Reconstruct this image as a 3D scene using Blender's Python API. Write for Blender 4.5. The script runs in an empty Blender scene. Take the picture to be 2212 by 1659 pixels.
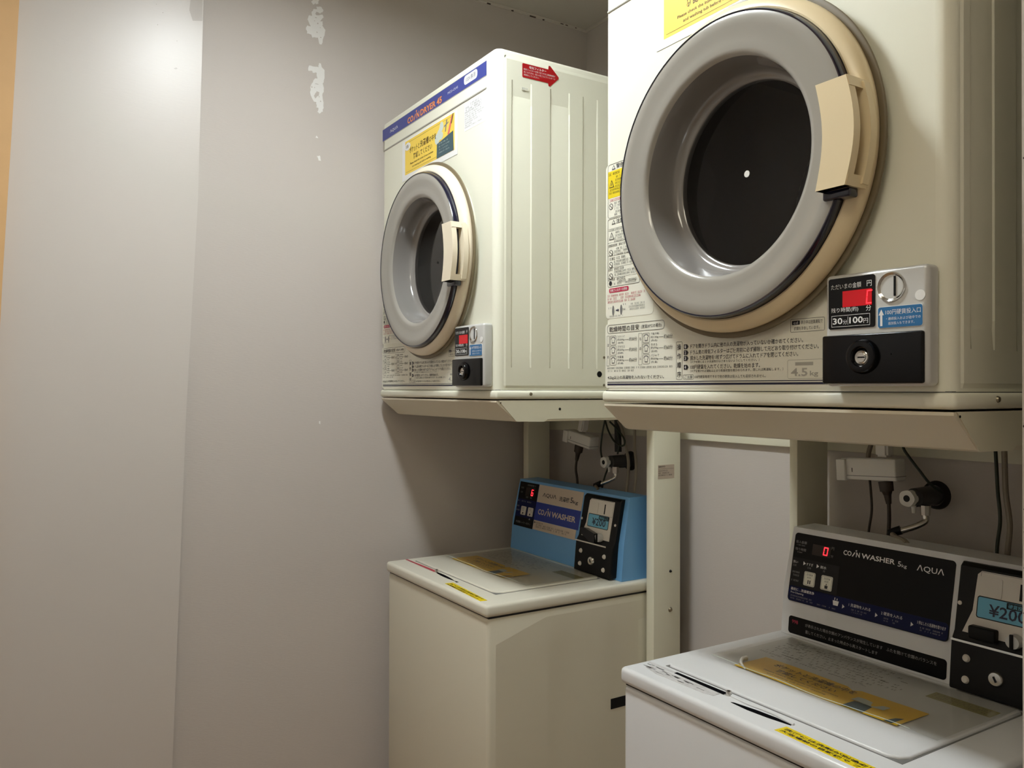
import bpy, bmesh, math, random
from mathutils import Vector, Matrix
from mathutils.geometry import tessellate_polygon
random.seed(7)
PI = math.pi
scene = bpy.context.scene
C = scene.collection
H = 1.34          # height of the dryers' lower seam above the floor

# ------------------------------------------------------------------ camera
cd = bpy.data.cameras.new('camera')
cam = bpy.data.objects.new('camera', cd); C.objects.link(cam)
cd.sensor_fit = 'HORIZONTAL'; cd.sensor_width = 36.0; cd.lens = 1758.93 / 2212 * 36.0
cd.clip_start = 0.02
def cam_matrix(pos, yaw, pitch, roll):
    f = Vector((-math.cos(yaw)*math.cos(pitch), math.sin(yaw)*math.cos(pitch), math.sin(pitch)))
    r = f.cross(Vector((0, 0, 1))).normalized(); u = r.cross(f)
    c, s = math.cos(roll), math.sin(roll)
    r2 = c*r + s*u; u2 = -s*r + c*u
    m = Matrix((r2, u2, -f)).transposed().to_4x4(); m.translation = pos
    return m
cam.matrix_world = cam_matrix(Vector((2.16575, -0.92072, H + 0.00165)), 0.560903, 0.006448, 0.002464)
scene.camera = cam

# ------------------------------------------------------------------ world and exposure
w = bpy.data.worlds.new('world'); scene.world = w; w.use_nodes = True
w.node_tree.nodes['Background'].inputs[0].default_value = (0.9, 0.92, 1, 1)
w.node_tree.nodes['Background'].inputs[1].default_value = 0.15
scene.view_settings.view_transform = 'Standard'; scene.view_settings.look = 'None'
scene.view_settings.exposure = 0.0; scene.view_settings.gamma = 1.0
scene.view_settings.use_curve_mapping = False
scene.cycles.max_bounces = 10; scene.cycles.transparent_max_bounces = 16
scene.cycles.sample_clamp_indirect = 4.0
LAMP_POWER, LAMP_TINT = 118.0, (0.94, 1.0, 1.01)
FILL_POWER, FILL_TINT = 8.0, (1.0, 0.92, 0.73)

# ------------------------------------------------------------------ materials
def lin(c): return tuple(((v/255)/12.92 if v/255 <= 0.04045 else ((v/255+0.055)/1.055)**2.4) for v in c)
MATS = {}
def mat(name, rgb, rough=0.5, metal=0.0, spec=0.5, coat=0.0, noise=0.0, nscale=40, bump=0.0, bscale=200, emit=0.0, srgb=True, bstretch=None):
    if name in MATS: return MATS[name]
    m = bpy.data.materials.new(name); m.use_nodes = True
    nt = m.node_tree; b = nt.nodes['Principled BSDF']
    col = lin(rgb) if srgb else rgb
    b.inputs['Base Color'].default_value = (*col, 1)
    b.inputs['Roughness'].default_value = rough; b.inputs['Metallic'].default_value = metal
    b.inputs['Specular IOR Level'].default_value = spec
    b.inputs['Coat Weight'].default_value = coat; b.inputs['Coat Roughness'].default_value = 0.08
    tc = nt.nodes.new('ShaderNodeTexCoord')
    if noise:
        n = nt.nodes.new('ShaderNodeTexNoise'); n.inputs['Scale'].default_value = nscale; n.inputs['Detail'].default_value = 5
        nt.links.new(tc.outputs['Object'], n.inputs['Vector'])
        mx = nt.nodes.new('ShaderNodeMix'); mx.data_type = 'RGBA'
        mx.inputs['A'].default_value = (*[v*(1-noise) for v in col], 1); mx.inputs['B'].default_value = (*[min(1, v*(1+noise)) for v in col], 1)
        nt.links.new(n.outputs['Fac'], mx.inputs['Factor']); nt.links.new(mx.outputs['Result'], b.inputs['Base Color'])
    if bump:
        n = nt.nodes.new('ShaderNodeTexNoise'); n.inputs['Scale'].default_value = bscale; n.inputs['Detail'].default_value = 3
        mp = nt.nodes.new('ShaderNodeMapping')
        if bstretch: mp.inputs['Scale'].default_value = bstretch
        nt.links.new(tc.outputs['Object'], mp.inputs['Vector']); nt.links.new(mp.outputs['Vector'], n.inputs['Vector'])
        bp = nt.nodes.new('ShaderNodeBump'); bp.inputs['Strength'].default_value = bump; bp.inputs['Distance'].default_value = 0.001
        nt.links.new(n.outputs['Fac'], bp.inputs['Height']); nt.links.new(bp.outputs['Normal'], b.inputs['Normal'])
    if emit:
        b.inputs['Emission Color'].default_value = (*col, 1); b.inputs['Emission Strength'].default_value = emit
    MATS[name] = m
    return m
def glass_mat(name, tint, refl_rough=0.02, film=1.0, haze=0.0, haze_col=(200, 195, 185)):
    m = bpy.data.materials.new(name); m.use_nodes = True; nt = m.node_tree; nt.nodes.clear()
    out = nt.nodes.new('ShaderNodeOutputMaterial'); tr = nt.nodes.new('ShaderNodeBsdfTransparent'); gl = nt.nodes.new('ShaderNodeBsdfGlossy')
    tr.inputs[0].default_value = (*tint, 1); gl.inputs['Roughness'].default_value = refl_rough
    fr = nt.nodes.new('ShaderNodeFresnel'); fr.inputs[0].default_value = 1.5
    mul = nt.nodes.new('ShaderNodeMath'); mul.operation = 'MULTIPLY'; mul.inputs[1].default_value = film
    nt.links.new(fr.outputs[0], mul.inputs[0])
    mx = nt.nodes.new('ShaderNodeMixShader'); nt.links.new(mul.outputs[0], mx.inputs[0])
    src = tr.outputs[0]
    if haze:
        df = nt.nodes.new('ShaderNodeBsdfDiffuse'); df.inputs[0].default_value = (*lin(haze_col), 1)
        m2 = nt.nodes.new('ShaderNodeMixShader'); m2.inputs[0].default_value = haze
        nt.links.new(tr.outputs[0], m2.inputs[1]); nt.links.new(df.outputs[0], m2.inputs[2]); src = m2.outputs[0]
    nt.links.new(src, mx.inputs[1]); nt.links.new(gl.outputs[0], mx.inputs[2]); nt.links.new(mx.outputs[0], out.inputs[0])
    MATS[name] = m
    return m
wallpaper = mat('wallpaper', (199, 191, 184), 0.62, spec=0.35, noise=0.02, nscale=3, bump=0.25, bscale=260, bstretch=(0.25, 0.25, 2.0))
pillar_paint = mat('pillar_paint', (206, 199, 192), 0.36, spec=0.5, noise=0.03, nscale=2.5, bump=0.12, bscale=120, bstretch=(0.3, 0.3, 2.0))
plaster = mat('bare_plaster', (236, 234, 230), 0.9)
ceiling_m = mat('ceiling_board', (205, 198, 186), 0.85, bump=0.2, bscale=150)
floor_m = mat('floor_vinyl', (162, 128, 92), 0.5, noise=0.12, nscale=9)
wood = mat('door_wood', (214, 172, 120), 0.45, noise=0.08, nscale=12)
enamel = mat('dryer_enamel', (237, 236, 218), 0.38, spec=0.5)
enamel_tray = mat('tray_enamel', (222, 214, 192), 0.45)
enamel_post = mat('stand_enamel', (226, 222, 200), 0.42)
ivory = mat('ivory_plastic', (238, 226, 202), 0.32)
ivory_aged = mat('aged_ivory_plastic', (236, 218, 180), 0.30)
flange_m = mat('flange_plastic_shaded', (112, 100, 76), 0.45)  # plastic darkened to carry the shade of the gap round the door
navy = mat('navy_rim', (20, 20, 42), 0.18, coat=0.5)
door_liner = mat('door_liner', (160, 156, 148), 0.22, coat=0.7)
bowl_liner = mat('bowl_liner', (136, 132, 128), 0.16, coat=0.8)
drum_m = mat('drum_steel', (66, 64, 62), 0.5)
drum_back = mat('drum_back', (52, 56, 64), 0.6)
black_gloss = mat('black_gloss', (7, 7, 9), 0.16, spec=0.3)
pit_black = mat('recess_black', (6, 6, 10), 0.9, spec=0.05)
black_m = mat('black_plastic', (10, 10, 11), 0.45, spec=0.25)
rubber = mat('dark_rubber', (26, 23, 20), 0.55)
cord_brown = mat('brown_cord', (52, 40, 30), 0.5)
cord_grey = mat('grey_hose', (140, 130, 115), 0.5)
cord_green = mat('green_earth_wire', (34, 42, 26), 0.45)
silver = mat('silver_plastic', (206, 206, 203), 0.32, metal=0.15)
valve_grey = mat('valve_grey', (74, 74, 76), 0.35, metal=0.4)
chrome = mat('chrome', (215, 213, 208), 0.14, metal=1.0)
brass_dull = mat('dull_metal', (150, 142, 122), 0.35, metal=0.9)
white_p = mat('white_plastic', (232, 230, 224), 0.4)
paper = mat('paper_white', (240, 240, 238), 0.55)
label_w = mat('label_white', (240, 239, 224), 0.4)
ink = mat('ink_black', (38, 38, 42), 0.5)
ink_grey = mat('ink_grey', (120, 120, 118), 0.5)
ink_pale = mat('ink_pale', (178, 176, 166), 0.5)

ink_navy = mat('ink_navy', (28, 30, 62), 0.4)
ink_white = mat('ink_white', (236, 236, 236), 0.5)
ink_dim = mat('ink_dim', (150, 150, 150), 0.5)
blue_band = mat('blue_band', (58, 68, 142), 0.4)
orange_i = mat('ink_orange', (240, 148, 72), 0.5)
yellow_n = mat('notice_yellow', (246, 212, 88), 0.5)
ink_brown = mat('ink_brown', (92, 72, 22), 0.5)
teal = mat('pocket_teal', (62, 88, 98), 0.5)
pink = mat('pen_pink', (226, 112, 104), 0.5)
tissue = mat('tissue_grey', (206, 216, 208), 0.5)
red_s = mat('sticker_red', (170, 14, 22), 0.4)
yellow_w = mat('warning_yellow', (232, 208, 30), 0.45)
crimson = mat('ink_crimson', (190, 50, 80), 0.5)
blue_tag = mat('blue_tag', (40, 110, 165), 0.4)
cyan_tag = mat('cyan_tag', (112, 184, 214), 0.4)
led_bed = mat('led_window', (176, 6, 20), 0.25, emit=0.45)
led_red = mat('led_segment', (255, 40, 52), 0.3, emit=2.4)
led_off = mat('led_dark', (22, 6, 8), 0.25)
w_white = mat('washer_white', (226, 227, 228), 0.28, spec=0.5)
w_cream = mat('washer_cream', (222, 216, 196), 0.35)
w_top1 = mat('washer_top_cream', (228, 224, 208), 0.28)
w_sky = mat('washer_blue', (112, 170, 222), 0.38)
w_deep = mat('washer_blue_band', (34, 56, 150), 0.35)
panel_black = mat('panel_black', (9, 9, 11), 0.3, spec=0.18)

panel_navy = mat('panel_navy', (12, 22, 68), 0.3, spec=0.18)
panel_grey = mat('panel_grey', (30, 30, 32), 0.35, spec=0.2)
warm_label = mat('panel_label', (206, 190, 172), 0.4)
off_white = mat('mechanism_ivory', (222, 216, 206), 0.35)
tape_y = mat('yellow_tape', (246, 218, 22), 0.4)
film_notice = mat('notice_in_film', (250, 206, 62), 0.5, noise=0.06, nscale=30)
olive = mat('olive_sticker', (158, 150, 88), 0.5, noise=0.12, nscale=60)
worn = mat('worn_label', (206, 204, 204), 0.5, noise=0.35, nscale=90)
red_worn = mat('worn_red_strip', (182, 66, 78), 0.5, noise=0.3, nscale=70)
smudge = mat('smudged_paint', (186, 178, 170), 0.45)
stain = mat('wall_stain', (160, 150, 140), 0.5)
dirt = mat('dark_chip', (70, 55, 45), 0.8)
clear = glass_mat('door_glass', (0.80, 0.81, 0.84), 0.015, film=1.35)
film = glass_mat('clear_film', (0.93, 0.93, 0.91), 0.12, film=0.5, haze=0.12, haze_col=(196, 190, 180))
def glow(name, tint, power):
    m = bpy.data.materials.new(name); m.use_nodes = True; b = m.node_tree.nodes['Principled BSDF']
    b.inputs['Base Color'].default_value = (0.9, 0.9, 0.9, 1); b.inputs['Emission Color'].default_value = (*tint, 1); b.inputs['Emission Strength'].default_value = power
    return m
lamp_glow = glow('lamp_diffuser', LAMP_TINT, LAMP_POWER)
fill_glow = glow('fill_light_warm', FILL_TINT, FILL_POWER)

# ------------------------------------------------------------------ mesh tools
class Frame:
    def __init__(s, o, ux, up):
        s.o = Vector(o); s.ux = Vector(ux).normalized(); s.up = Vector(up).normalized(); s.n = s.ux.cross(s.up)
    def p(s, x, z, d=0.0): return s.o + s.ux*x + s.up*z + s.n*d
_txt = {}
def text_mesh(body, bold=0.0):
    k = (body, bold)
    if k in _txt: return _txt[k]
    c = bpy.data.curves.new('glyphs', 'FONT'); c.body = body; c.offset = bold; c.resolution_u = 2; c.fill_mode = 'FRONT'
    o = bpy.data.objects.new('glyphs', c); C.objects.link(o)
    dg = bpy.context.evaluated_depsgraph_get(); e = o.evaluated_get(dg); m = e.to_mesh()
    vs = [(v.co.x, v.co.y) for v in m.vertices]; fs = [tuple(p.vertices) for p in m.polygons]
    e.to_mesh_clear(); bpy.data.objects.remove(o); bpy.data.curves.remove(c)
    xs = [v[0] for v in vs] or [0, 1]; ys = [v[1] for v in vs] or [0, 1]
    x0, x1, y0, y1 = min(xs), max(xs), min(ys), max(ys)
    # fix winding: all faces up
    out = []
    for f in fs:
        a = sum(vs[f[i-1]][0]*vs[f[i]][1] - vs[f[i]][0]*vs[f[i-1]][1] for i in range(len(f)))
        out.append(f if a > 0 else f[::-1])
    vs = [((x-x0)/max(x1-x0, 1e-6), (y-y0)/max(y1-y0, 1e-6)) for x, y in vs]
    _txt[k] = (vs, out)
    return _txt[k]
class MB:
    def __init__(s, m): s.v = []; s.f = []; s.mi = []; s.mats = [m]; s.cur = 0
    def use(s, m):
        if m not in s.mats: s.mats.append(m)
        s.cur = s.mats.index(m); return s
    def add(s, vs, fs):
        b = len(s.v); s.v.extend([tuple(v) for v in vs]); s.f.extend([tuple(i+b for i in f) for f in fs]); s.mi.extend([s.cur]*len(fs)); return s
    def bm(s, bm):
        bm.verts.ensure_lookup_table(); bm.verts.index_update()
        s.add([v.co.copy() for v in bm.verts], [[v.index for v in f.verts] for f in bm.faces]); bm.free(); return s
    def box(s, x0, x1, y0, y1, z0, z1, r=0.0, seg=3):
        bm = bmesh.new(); bmesh.ops.create_cube(bm, size=1.0)
        for v in bm.verts: v.co = Vector(((x0+x1)/2 + v.co.x*(x1-x0), (y0+y1)/2 + v.co.y*(y1-y0), (z0+z1)/2 + v.co.z*(z1-z0)))
        if r: bmesh.ops.bevel(bm, geom=bm.edges[:], offset=r, segments=seg, profile=0.5, affect='EDGES')
        return s.bm(bm)
    def lathe(s, prof, cx, cz, segs=96, a0=0.0, a1=2*PI):
        full = abs(a1-a0-2*PI) < 1e-6; n = segs if full else segs+1; vs = []; fs = []
        for r, y in prof:
            for i in range(n):
                t = a0 + (a1-a0)*i/segs; vs.append((cx + r*math.cos(t), y, cz + r*math.sin(t)))
        for j in range(len(prof)-1):
            for i in range(segs):
                k = (i+1) % n
                fs.append((j*n+k, (j+1)*n+k, (j+1)*n+i, j*n+i))
        return s.add(vs, fs)
    def tube(s, pts, r, segs=10, r2=None):
        pts = [Vector(p) for p in pts]; n = len(pts); vs = []; fs = []
        ref = Vector((0.31, 0.83, 0.47))
        for i, p in enumerate(pts):
            t = (pts[min(i+1, n-1)] - pts[max(i-1, 0)]).normalized()
            a = t.cross(ref).normalized(); b = t.cross(a)
            rr = r if r2 is None else r + (r2-r)*i/(n-1)
            for k in range(segs):
                q = 2*PI*k/segs; vs.append(p + a*rr*math.cos(q) + b*rr*math.sin(q))
        for i in range(n-1):
            for k in range(segs):
                k2 = (k+1) % segs; fs.append((i*segs+k, i*segs+k2, (i+1)*segs+k2, (i+1)*segs+k))
        fs.append(tuple(range(segs))[::-1]); fs.append(tuple((n-1)*segs+k for k in range(segs)))
        return s.add(vs, fs)
    def cyl(s, a, b, r, r2=None, segs=24): return s.tube([a, b], r, segs, r2)
    def prism(s, fr, pts, d0, d1):
        """outline pts (x, z) in frame, from depth d0 up to d1; d0 == d1 gives a single face"""
        area = sum(pts[i-1][0]*pts[i][1] - pts[i][0]*pts[i-1][1] for i in range(len(pts)))
        if area < 0: pts = pts[::-1]
        n = len(pts)
        tri = tessellate_polygon([[Vector((x, z, 0)) for x, z in pts]])
        def ori(t):
            a, b, c = [pts[i] for i in t]
            return t if (b[0]-a[0])*(c[1]-a[1]) - (c[0]-a[0])*(b[1]-a[1]) > 0 else t[::-1]
        tri = [ori(tuple(t)) for t in tri]
        convex = n == 4 or all((pts[i][0]-pts[i-1][0])*(pts[(i+1) % n][1]-pts[i][1]) - (pts[i][1]-pts[i-1][1])*(pts[(i+1) % n][0]-pts[i][0]) > -1e-12 for i in range(n))
        top = [tuple(range(n))] if convex else tri
        vs = [fr.p(x, z, d1) for x, z in pts]; fs = [tuple(t) for t in top]
        if d0 != d1:
            vs += [fr.p(x, z, d0) for x, z in pts]
            fs += [tuple(i+n for i in t[::-1]) for t in top]
            for i in range(n):
                k = (i+1) % n; fs.append((i, i+n, k+n, k))
        return s.add(vs, fs)
    def rect(s, fr, x0, x1, z0, z1, d1=0.0004, d0=0.0, r=0.0):
        if r <= 0: pts = [(x0, z0), (x1, z0), (x1, z1), (x0, z1)]
        else: pts = rr_pts(x0, x1, z0, z1, r)
        return s.prism(fr, pts, d0, d1)
    def frame(s, fr, x0, x1, z0, z1, t, d1=0.0006, d0=0.0004, r=0.0):
        """thin outline of a (rounded) rectangle"""
        o = rr_pts(x0, x1, z0, z1, max(r, 0.0003)); i = rr_pts(x0+t, x1-t, z0+t, z1-t, max(r-t, 0.0002)); n = len(o)
        vs = [fr.p(a, b, d1) for a, b in o] + [fr.p(a, b, d1) for a, b in i]
        return s.add(vs, [(k, (k+1) % n, (k+1) % n+n, k+n) for k in range(n)])
    def disc(s, fr, x, z, rx, d1=0.0005, d0=0.0, rz=None, n=28):
        rz = rz or rx
        return s.prism(fr, [(x+rx*math.cos(2*PI*i/n), z+rz*math.sin(2*PI*i/n)) for i in range(n)], d0, d1)
    def text(s, fr, body, x0, z0, wd, ht, d=0.0007, bold=0.0, shear=0.0):
        vs, fs = text_mesh(body, bold)
        return s.add([fr.p(x0 + x*wd + shear*y*ht, z0 + y*ht, d) for x, y in vs], fs)
    def scrib(s, fr, x0, x1, z, h, d=0.0007, dens=0.8):
        """a line of illegible small print as fine separate strokes"""
        x = x0
        while x < x1 - h*0.5:
            g = h*random.uniform(0.55, 0.95)
            if random.random() < dens:
                k = random.randint(2, 3)
                for i in range(k):
                    zz = z + h*(0.1 + 0.8*i/(k-1 if k > 1 else 1)) - h*0.07
                    s.rect(fr, x, x+g*random.uniform(0.6, 0.95), zz, zz+h*0.15, d, d)
                xx = x + g*random.uniform(0.2, 0.6); s.rect(fr, xx, xx+h*0.14, z+h*0.05, z+h*0.95, d, d)
            x += g + h*0.12
        return s
    def logo(s, fr, rest, x0, x1, z0, h, frac, d=0.0008, bold=0.02):
        """CO/N word mark: the I is a slanted stroke with a dot above"""
        wc = (x1-x0)*frac
        s.text(fr, 'CO', x0, z0, wc*0.50, h, d, bold)
        a = x0 + wc*0.525; s.prism(fr, [(a, z0), (a+wc*0.07, z0), (a+wc*0.20, z0+h*0.88), (a+wc*0.13, z0+h*0.88)], d, d)
        b = a + wc*0.19; s.prism(fr, [(b, z0+h*1.12), (b+wc*0.08, z0+h*1.12), (b+wc*0.10, z0+h*1.36), (b+wc*0.02, z0+h*1.36)], d, d)
        s.text(fr, 'N', x0+wc*0.775, z0, wc*0.225, h, d, bold)
        s.text(fr, rest, x0+wc*1.10, z0, (x1-x0)-wc*1.10, h, d, bold); return s
    def seg7(s, fr, x, z, wd, ht, ch, d=0.0012, t=None, shear=0.08):
        t = t or wd*0.2; on = {'0': 'abcdef', '6': 'acdefg', 'C': 'adef', '9': 'abcdfg', '8': 'abcdefg'}[ch]
        def q(x0, x1, z0, z1): s.prism(fr, [(x+x0+shear*z0, z+z0), (x+x1+shear*z0, z+z0), (x+x1+shear*z1, z+z1), (x+x0+shear*z1, z+z1)], d, d)
        g = t*0.25; m = ht/2
        if 'a' in on: q(g, wd-g, ht-t, ht)
        if 'd' in on: q(g, wd-g, 0, t)
        if 'g' in on: q(g, wd-g, m-t/2, m+t/2)
        if 'f' in on: q(0, t, m+g, ht-g)
        if 'e' in on: q(0, t, g, m-g)
        if 'b' in on: q(wd-t, wd, m+g, ht-g)
        if 'c' in on: q(wd-t, wd, g, m-g)
        return s
    def build(s, name, parent=None, angle=35, loc=None):
        me = bpy.data.meshes.new(name); me.from_pydata(s.v, [], s.f)
        for m in s.mats: me.materials.append(m)
        me.polygons.foreach_set('material_index', s.mi); me.update()
        if angle:
            me.polygons.foreach_set('use_smooth', [True]*len(me.polygons)); me.set_sharp_from_angle(angle=math.radians(angle))
        o = bpy.data.objects.new(name, me); C.objects.link(o)
        if parent: o.parent = parent
        if loc: o.location = loc
        return o
def rr_pts(x0, x1, z0, z1, r, n=5):
    pts = []
    for cx, cz, a in ((x1-r, z0+r, -PI/2), (x1-r, z1-r, 0), (x0+r, z1-r, PI/2), (x0+r, z0+r, PI)):
        for i in range(n+1):
            t = a + PI/2*i/n; pts.append((cx+r*math.cos(t), cz+r*math.sin(t)))
    return pts
def smooth_path(pts, k=8):
    P = [Vector(p) for p in pts]; P = [P[0]*2-P[1]] + P + [P[-1]*2-P[-2]]; out = []
    for i in range(1, len(P)-2):
        for j in range(k):
            t = j/k; a, b, c, d = P[i-1:i+3]
            out.append(0.5*((2*b) + (c-a)*t + (2*a-5*b+4*c-d)*t*t + (3*b-a-3*c+d)*t**3))
    out.append(P[-2]); return out
def tag(o, label=None, cat=None, group=None, kind=None):
    if label: o['label'] = label
    if cat: o['category'] = cat
    if group: o['group'] = group
    if kind: o['kind'] = kind
    return o
def thing(name, label, cat, loc=(0, 0, 0), group=None):
    o = bpy.data.objects.new(name, None); C.objects.link(o); o.location = loc; o.empty_display_size = 0.1
    return tag(o, label, cat, group)
def struct(mb, name, parent=None, angle=35):
    o = mb.build(name, parent, angle)
    if not parent: o['kind'] = 'structure'
    return o
FF = lambda x=0, y=0, z=0: Frame((x, y, z), (1, 0, 0), (0, 0, 1))      # faces the room, -Y
FS = lambda x=0, y=0, z=0: Frame((x, y, z), (0, 1, 0), (0, 0, 1))      # faces +X
FT = lambda x=0, y=0, z=0: Frame((x, y, z), (1, 0, 0), (0, 1, 0))      # faces up

# ------------------------------------------------------------------ room
XW, YB, YL, ZC = -0.03, 0.753, 0.60, H + 1.2154
struct(MB(floor_m).box(-0.2, 2.9, -1.5, 0.95, -0.1, 0.0), 'floor')
struct(MB(ceiling_m).box(-0.2, 2.9, -1.5, 0.95, ZC, ZC+0.1), 'ceiling')
wl = struct(MB(wallpaper).box(XW-0.12, XW, -1.47, YB, 0, ZC), 'wall_left')
struct(MB(wallpaper).box(XW-0.12, 2.87, YB, YB+0.12, 0, ZC), 'wall_back')
struct(MB(wallpaper).box(XW, 1.72, YL, YB, 0, H+0.25), 'wall_back_dado')
struct(MB(wallpaper).box(2.75, 2.87, -1.35, YB, 0, ZC), 'wall_right')
struct(MB(wallpaper).box(XW-0.12, 2.87, -1.47, -1.35, 0, ZC), 'wall_front')
pt = struct(MB(pillar_paint).box(1.701, 1.83, 0.041, YB, 0, ZC), 'wall_partition')
m = MB(dirt)
for z, r in ((1.60, .0012), (1.302, .0016), (1.21, .0012), (1.185, .001), (1.145, .0012), (1.12, .0008), (1.095, .0014), (1.055, .001), (1.04, .0008), (1.00, .001)):
    m.disc(FF(0, 0.041, 0), 1.7035, z, r, 0.0004); m.disc(Frame((1.701, 0, 0), (0, -1, 0), (0, 0, 1)), -0.0435, z, r, 0.0004)
m.build('nail_hole', pt)
# pillar that stands proud of the left wall: its edge leans a little
pil = [(-0.489+0.0*i, 0) for i in range(1)]
edge = [(-0.5745, 0.0), (-0.554, H-0.941), (-0.526, H-0.069), (-0.500, H+0.481), (-0.489, H+0.989), (-0.484, ZC)]
out = [(-0.98, 0.0)] + edge + [(-0.98, ZC)]
pil = struct(MB(pillar_paint).prism(FS(0, 0, 0), out, XW, 0.0), 'wall_pillar', angle=20)
m = MB(stain)
def blob(m, fr, x, z, rx, rz, d=0.0004, n=14, jag=0.25):
    m.prism(fr, [(x+rx*(1+random.uniform(-jag, jag))*math.cos(2*PI*i/n), z+rz*(1+random.uniform(-jag, jag))*math.sin(2*PI*i/n)) for i in range(n)], d, d)
fr = FS(0, 0, 0)
for y, z, a, b in ((-.627, H+.955, .0016, .0014), (-.6, H+.95, .0008, .0008), (-.555, H+.80, .004, .0006), (-.553, H+.802, .003, .0005), (-.597, H+.90, .001, .001), (-.585, H+.933, .0009, .001), (-.552, H+.87, .0008, .0009), (-.66, H+.957, .001, .001)):
    blob(m, fr, y, z, a, b)
m.use(smudge)
m.prism(fr, [(-.526, ZC-.01), (-.490, ZC-.01), (-.4915, H+.935), (-.515, H+.930), (-.523, H+.955), (-.520, H+.985), (-.528, H+1.02)], .0002, .0002)
m.build('scuff_mark', pil)
# peeled paint on the left wall, bare plaster showing
PEEL = [[(-.2, 2.411), (-.194, 2.417), (-.177, 2.421), (-.179, 2.411), (-.186, 2.407), (-.188, 2.411), (-.194, 2.404), (-.197, 2.408)],
 [(-.185, 2.401), (-.17, 2.403), (-.165, 2.394), (-.174, 2.384), (-.185, 2.387), (-.188, 2.38), (-.185, 2.377), (-.167, 2.383), (-.164, 2.376), (-.174, 2.363), (-.166, 2.364), (-.168, 2.353), (-.159, 2.342), (-.164, 2.321), (-.17, 2.299), (-.176, 2.299), (-.18, 2.316), (-.196, 2.312), (-.199, 2.32), (-.211, 2.32), (-.214, 2.336), (-.21, 2.343), (-.2, 2.342), (-.21, 2.36), (-.206, 2.372), (-.197, 2.372), (-.198, 2.384), (-.192, 2.393), (-.183, 2.395)],
 [(-.205, 2.233), (-.192, 2.233), (-.178, 2.234), (-.177, 2.246), (-.172, 2.246), (-.169, 2.236), (-.161, 2.229), (-.161, 2.207), (-.166, 2.191), (-.163, 2.174), (-.167, 2.158), (-.164, 2.129), (-.165, 2.113), (-.175, 2.105), (-.181, 2.11), (-.178, 2.121), (-.184, 2.121), (-.184, 2.136), (-.191, 2.136), (-.202, 2.16), (-.2, 2.178), (-.193, 2.194), (-.188, 2.201), (-.181, 2.202), (-.183, 2.217), (-.195, 2.216), (-.196, 2.22), (-.207, 2.218)],
 [(-.186, 2.037), (-.183, 2.043), (-.178, 2.037)], [(-.182, 1.987), (-.173, 1.989), (-.17, 1.975), (-.177, 1.975)], [(-.173, 1.252), (-.169, 1.252), (-.169, 1.243), (-.173, 1.246)]]
m = MB(plaster); fr = FS(XW, 0, 0)
def jag(pts):
    o = []
    for i, a in enumerate(pts):
        b = pts[(i+1) % len(pts)]; o.append(a); L = math.hypot(b[0]-a[0], b[1]-a[1])
        for t in ((0.35, 0.7) if L > 0.009 else ()):
            nx, nz = -(b[1]-a[1])/L, (b[0]-a[0])/L; k = random.uniform(-0.0016, 0.0016)
            o.append((a[0]+(b[0]-a[0])*t+nx*k, a[1]+(b[1]-a[1])*t+nz*k))
    return o
for p in PEEL: m.prism(fr, jag(p), 0.0, 0.0005)
m.use(wallpaper)
m.prism(fr, jag([(-.188, 2.157), (-.184, 2.166), (-.176, 2.165), (-.177, 2.155), (-.187, 2.145), (-.191, 2.152)]), 0.0005, 0.0008)
for y, z, a, b in ((-.181, 2.355, .002, .002), (-.183, 2.33, .0015, .002), (-.172, 2.318, .002, .0018), (-.174, 2.345, .001, .001), (-.197, 2.175, .002, .0025), (-.172, 2.14, .0018, .002), (-.176, 2.152, .0015, .0015), (-.183, 2.186, .005, .001), (-.189, 2.175, .0012, .002), (-.19, 2.36, .0015, .001), (-.186, 2.37, .003, .001)):
    blob(m, fr, y, z, a, b, 0.0008, 9)
m.build('bare_plaster', wl, angle=0)
# timber door frame at the left edge, leaning like the pillar edge
fr = FS(0, 0, 0)
struct(MB(wood).prism(fr, [(-1.15, 0), (-0.978, 0), (-0.918, H+0.25), (-0.903, H+0.567), (-0.889, H+0.886), (-0.874, ZC), (-1.15, ZC)], XW, 0.035), 'trim_2', angle=20)
# rail across the back wall
struct(MB(enamel_post).box(XW+0.002, 1.70, YL-0.013, YL, H-0.128, H-0.072, 0.002), 'trim_1')
# sealant beads in the ceiling corners
struct(MB(ceiling_m).tube([(XW+0.002, -1.35, ZC-0.002), (XW+0.002, YB, ZC-0.002)], 0.006, 8), 'trim_3')
struct(MB(ceiling_m).tube([(XW, YB-0.002, ZC-0.002), (2.75, YB-0.002, ZC-0.002)], 0.006, 8), 'trim_4')

m = MB(dirt)
for y, L in ((.36, .012), (.45, .007), (.52, .022), (.57, .006), (.64, .012), (.66, .010), (.70, .006)):
    m.box(XW+.004, XW+.0075, y, y+L, ZC-.0095+.004*(y > .6), ZC-.0070+.004*(y > .6))
m.build('crack', bpy.data.objects['trim_3'])
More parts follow.
